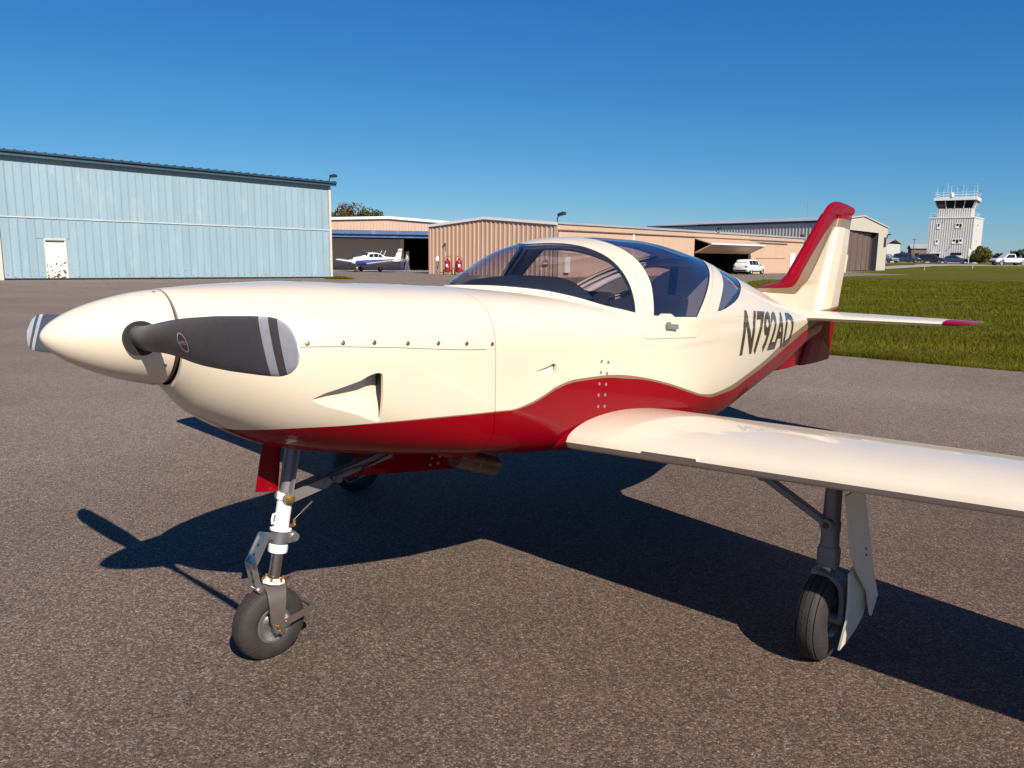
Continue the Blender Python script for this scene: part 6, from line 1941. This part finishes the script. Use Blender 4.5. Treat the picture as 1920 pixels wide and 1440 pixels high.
H = [(0, 0, .95), (0, 0, 1.15), (0, 0, 1.36), (0, 0, 1.47), (.015, 0, 1.56), (.02, 0, 1.66), (.01, 0, 1.73),
     (0, .10, .92), (.14, .10, .50), (.20, .10, .09), (.31, .10, .04), (0, -.10, .92), (-.10, -.10, .50), (-.30, -.10, .14), (-.22, -.10, .04),
     (0, .19, 1.41), (-.08, .23, 1.13), (-.02, .24, .90), (.01, .24, .80), (0, -.19, 1.41), (.08, -.23, 1.14), (.20, -.24, .93), (.25, -.24, .84)]
E_ = [(0, 1), (1, 2), (2, 3), (3, 4), (4, 5), (5, 6), (0, 7), (7, 8), (8, 9), (9, 10), (0, 11), (11, 12), (12, 13), (13, 14), (2, 15), (15, 16), (16, 17), (17, 18), (2, 19), (19, 20), (20, 21), (21, 22)]
Rd = [.13, .12, .13, .055, .075, .09, .05, .085, .055, .038, .03, .085, .055, .038, .03, .06, .042, .032, .025, .06, .042, .032, .025]
body_ = skin_mesh('body', H, E_, Rd, skinm, pe)
skin_mesh('shirt', [H[i] for i in (0, 1, 2, 15, 16, 19, 20)], [(0, 1), (1, 2), (2, 3), (3, 4), (2, 5), (5, 6)], [.145, .135, .145, .072, .056, .072, .056], shirt, pe)
skin_mesh('trousers', [(0, 0, .98), H[7], H[8], H[9], H[11], H[12], H[13]], [(0, 1), (1, 2), (2, 3), (0, 4), (4, 5), (5, 6)], [.14, .10, .07, .055, .10, .07, .055], jean, pe)
m = MB(); m.lathe([(.005, .13), (.07, .105), (.098, .05), (.098, -.01), (.08, -.05)], (.005, 0, 1.655), (0, 0, 1), 18, caps=False); m.build('hair', hairm, pe, 60)

# ------------------------------------------------------------------ wheeled fire extinguishers, pedestal
M['ext_red'] = mat('extinguisher_red', (.33, .012, .025), .35, coat=.7, var=.06)
def extinguisher(loc, rz, label):
    t = empty('fire_extinguisher', loc, rz, label, 'fire extinguisher', 'wheeled extinguishers by the tan gable')
    m = MB(); m.lathe([(.02, .18), (.20, .22), (.235, .30), (.235, 1.02), (.20, 1.12), (.06, 1.19), (.05, 1.24)], (0, 0, 0), (0, 0, 1), 26); m.build('tank', M['ext_red'], t, 40)
    m = MB(); m.lathe([(.03, 1.24), (.06, 1.26), (.06, 1.32), (.02, 1.34)], (0, 0, 0), (0, 0, 1), 14); m.build('valve', M['brass'], t)
    m = MB(); m.tube([(-.24, .26, .25), (-.28, .26, 1.3), (-.34, .22, 1.46), (-.34, -.22, 1.46), (-.28, -.26, 1.3), (-.24, -.26, .25)], .025, 8); m.build('handle_frame', M['ext_red'], t, 60)
    for y in (.33, -.33):
        wheel('wheel', Vector((-.10, y, .22)), .22, .07, .13, t, 1, Vector((0, 1, 0)))
    m = MB(); m.tube([(.05, 0, 1.28), (.25, .10, 1.15), (.30, .14, .8), (.27, -.05, .5), (.28, -.14, .85), (.24, -.05, 1.02)], .025, 7); m.build('hose', M['trim_black'], t, 60)
    m = MB(); m.box((.238, 0, .72), (.01, .22, .24)); m.build('instruction_label', M['white_trim'], t)
    return t
extinguisher((-5.26, 62.55, .01), R(-95), 'red wheeled fire extinguisher nearer the gable corner post')
extinguisher((-4.33, 62.2, .01), R(-80), 'red wheeled fire extinguisher closer to the aeroplane canopy')
pd = empty('service_post', (-6.15, 63.3, .006), 0, 'grey service post with a pale cap against the tan gable wall', 'post')
m = MB(); m.box((0, 0, .55), (.16, .14, 1.1), bev=.02); m.build('pedestal', M['grey_metal'], pd)
m = MB(); m.box((0, -.02, 1.22), (.24, .20, .30), bev=.04); m.lathe([(.11, 1.37), (.09, 1.43), (.02, 1.46)], (0, 0, 0), (0, 0, 1), 16); m.build('cap_box', M['white_trim'], pd)
m = MB(); m.tube([(.06, -.09, 1.15), (.14, -.16, .8), (.05, -.12, .5), (0, -.1, .75)], .02, 6); m.build('cable', M['trim_black'], pd)

# ------------------------------------------------------------------ vegetation
M['bark'] = mat('bark', (.07, .05, .035), .9, var=.2)
M['leaf_autumn'] = leaf_mat('leaf_autumn', (.075, .028, .008), (.13, .062, .014))
M['leaf_olive'] = leaf_mat('leaf_olive', (.042, .046, .009), (.085, .070, .014))
M['leaf_yellow'] = leaf_mat('leaf_yellow', (.09, .085, .010), (.17, .13, .014))
M['leaf_dark'] = leaf_mat('leaf_dark', (.020, .035, .012), (.045, .055, .020))
def crown(center, rad, n, size, lobes=9, seed=0):
    r_ = np.random.default_rng(seed)
    c = r_.normal(0, .42, (lobes, 3)); c[:, 2] = np.abs(c[:, 2]) * .9 - .25
    idx = r_.integers(0, lobes, n)
    d = r_.normal(0, 1, (n, 3)); d /= np.linalg.norm(d, axis=1, keepdims=True)
    lr = r_.uniform(.34, .58, lobes)[idx]
    p = c[idx] + d * (lr * r_.random(n) ** .35)[:, None]
    p = p * np.array(rad) + np.array(center)
    a = r_.normal(0, 1, (n, 3)); a /= np.linalg.norm(a, axis=1, keepdims=True)
    b = np.cross(a, r_.normal(0, 1, (n, 3))); b /= np.linalg.norm(b, axis=1, keepdims=True)
    s_ = size * r_.uniform(.6, 1.3, n)[:, None]
    q = np.stack([p - a * s_, p + b * s_ * .55, p + a * s_, p - b * s_ * .55], 1)
    me = bpy.data.meshes.new('crown')
    me.vertices.add(4 * n); me.loops.add(4 * n); me.polygons.add(n)
    me.vertices.foreach_set('co', q.astype(np.float32).ravel()); me.loops.foreach_set('vertex_index', np.arange(4 * n, dtype=np.int32))
    me.polygons.foreach_set('loop_start', np.arange(0, 4 * n, 4, dtype=np.int32)); me.update(); me.validate()
    return me
def tree(name, x, y, h, w_, leaf, label, n=7000, size=.17, seed=0, group=None, cat='tree', trunk=True):
    z0 = float(terrain(x, y))
    t = empty(name, (x, y, z0), 0, label, cat, group)
    me = crown((0, 0, h * (.60 if trunk else .46)), (w_, w_, h * (.46 if trunk else .62)), n, size, 12, seed); me.materials.append(leaf); add_obj('crown', me, t)
    if trunk:
        r_ = np.random.default_rng(seed + 99); m = MB()
        m.lathe([(h * .030, 0), (h * .022, h * .2), (h * .015, h * .5), (h * .006, h * .85)], (0, 0, 0), (0, 0, 1), 10)
        for kx in range(7):
            a = r_.uniform(0, 6.28); z1 = h * r_.uniform(.28, .6); L_ = w_ * r_.uniform(.5, .9)
            m.tube([(0, 0, z1), (math.cos(a) * L_ * .5, math.sin(a) * L_ * .5, z1 + h * .10), (math.cos(a) * L_, math.sin(a) * L_, z1 + h * .26)], h * .006, 6)
        m.build('trunk', M['bark'], t, 60)
    return t
tree('autumn_tree', -33.5, 124, 10.0, 4.2, M['leaf_autumn'], 'rust coloured tree behind the blue hangar corner', 8000, .20, 3, 'autumn trees behind the open hangar')
tree('autumn_tree', -28.0, 126, 10.2, 4.0, M['leaf_autumn'], 'tallest rust tree showing above the white gable trim', 8000, .20, 5, 'autumn trees behind the open hangar')
tree('autumn_tree', -23.4, 124, 9.2, 3.4, M['leaf_olive'], 'olive brown tree at the right end of the rust trees', 7000, .19, 8, 'autumn trees behind the open hangar')
tree('shrub', 88.0, 147.5, 3.6, 1.55, M['leaf_yellow'], 'tall yellow green bush at the tower corner', 5000, .16, 21, cat='bush', trunk=False)
tree('shrub', 86.3, 146.4, 1.9, 1.35, M['leaf_olive'], 'low round green shrub between the parked cars and the tower', 3000, .12, 22, cat='bush', trunk=False)
# white board on a pole in the grass in front of the tower
sg_ = empty('signboard', (83.0, 143.0, float(terrain(83, 143))), R(38), 'white kite shaped marker board on a pole before the tower', 'marker board')
m = MB(); m.cyl((0, 0, -.1), (0, 0, 1.3), .06, n=8); m.build('pole', M['white_trim'], sg_)
m = MB(); m.prism([(-.10, -.03, 1.2), (.10, -.03, 1.2), (.42, -.03, 2.4), (-.25, -.03, 2.9)], (0, .06, 0)); m.build('board', M['white'], sg_)
for x, y in ((62.0, 118.0), (69.5, 118.5)):
    m = MB(); m.cyl((x, y, float(terrain(x, y)) - .05), (x, y, float(terrain(x, y)) + .75), .045, n=8); o = m.build('marker_stake', M['ivory'], None); tag(o, 'thin pale stake in the grass ' + ('nearer the far cream gable' if x < 65 else 'below the navy minivan'), 'stake', 'stakes in the far grass')

# low buildings and woods in the distance
def shed(name, x, y, w_, d, h, rh, rz, wm, rm, label):
    t = empty(name, (x, y, float(terrain(x, y)) - .1), rz, label, 'building')
    m = MB(); m.box((0, 0, h / 2), (w_, d, h)); wl = m.build('wall', wm, t)
    m = MB(); m.prism([(-w_ / 2 - .3, -d / 2 - .3, h), (w_ / 2 + .3, -d / 2 - .3, h), (w_ / 2 + .3, 0, h + rh), (-w_ / 2 - .3, 0, h + rh)], (0, 0, .12)); m.prism([(-w_ / 2 - .3, d / 2 + .3, h), (w_ / 2 + .3, d / 2 + .3, h), (w_ / 2 + .3, 0, h + rh), (-w_ / 2 - .3, 0, h + rh)], (0, 0, .12)); m.build('roof', rm, t)
    for k in range(3):
        m = MB(); m.box((-w_ / 2 + w_ * (k + .5) / 3, -d / 2 - .02, h * .5), (w_ * .12, .06, h * .35)); m.build('window', M['dark_glass'], t)
    return t
shed('storage_building', 89.3, 190, 5, 7, 4.4, 1.1, R(-50), M['tower_wall'], M['grey_roof'], 'white gabled shed just right of the far cream gable')
shed('brick_building', 122, 232, 9, 8, 4.0, 1.2, R(-20), mat('brick_far', (.20, .12, .09), .9, var=.12), M['grey_roof'], 'small brown building beyond the parked cars')
for k, (x, y, h) in enumerate(((112, 220, 6.6), (117.5, 222, 6.0), (124, 224, 6.6), (134, 230, 6.8))):
    m = MB(); z0 = float(terrain(x, y)); m.cyl((x, y, z0), (x, y, z0 + h), .10, .07, n=8); m.bar((x - .7, y, z0 + h - .3), (x + .7, y, z0 + h - .3), .1, .1); o = m.build('utility_pole', M['bark'], None)
    tag(o, ('leftmost', 'second from left', 'third from left', 'rightmost')[k] + ' of the thin poles beyond the parked cars', 'pole', 'poles beyond the car park')
def wood(label, pts, h, n, size, leaf, seed, zoff=0.0):
    r_ = np.random.default_rng(seed); pts = np.array(pts, float)
    seg = np.concatenate([[0], np.cumsum(np.hypot(*np.diff(pts, axis=0).T))])
    nt_ = int(seg[-1] / (h * .75))
    vs = []
    for i in range(nt_):
        q = r_.uniform(0, seg[-1]); x, y = np.interp(q, seg, pts[:, 0]), np.interp(q, seg, pts[:, 1])
        hh = h * r_.uniform(.55, 1.15)
        z0 = float(terrain(x, y)) + zoff
        me = crown((x, y, z0 + hh * .52), (hh * .55, hh * .55, hh * .55), n, size, 7, seed * 1000 + i)
        co = np.empty(len(me.vertices) * 3, np.float32); me.vertices.foreach_get('co', co); vs.append(co.reshape(-1, 4, 3)); bpy.data.meshes.remove(me)
    co = np.concatenate(vs); k = len(co)
    me = bpy.data.meshes.new('woodland'); me.vertices.add(4 * k); me.loops.add(4 * k); me.polygons.add(k)
    me.vertices.foreach_set('co', co.ravel()); me.loops.foreach_set('vertex_index', np.arange(4 * k, dtype=np.int32)); me.polygons.foreach_set('loop_start', np.arange(0, 4 * k, 4, dtype=np.int32)); me.update(); me.validate(); me.materials.append(leaf)
    o = bpy.data.objects.new('woodland', me); C.objects.link(o); tag(o, label, 'woodland', kind='stuff'); return o
wood('dark distant trees on the horizon right of the control tower', [(250, 400), (330, 380), (420, 330), (520, 240)], 5.2, 260, .55, M['leaf_dark'], 31)
wood('distant hedge of trees behind the parked cars', [(170, 380), (210, 400), (250, 402)], 4.0, 200, .5, M['leaf_dark'], 32)
wood('row of trees along the far side of the field behind the photographer', [(-320, -150), (-200, -235), (-60, -270), (90, -270), (240, -215), (330, -90), (380, 60)], 12.0, 240, .95, M['leaf_olive'], 33)
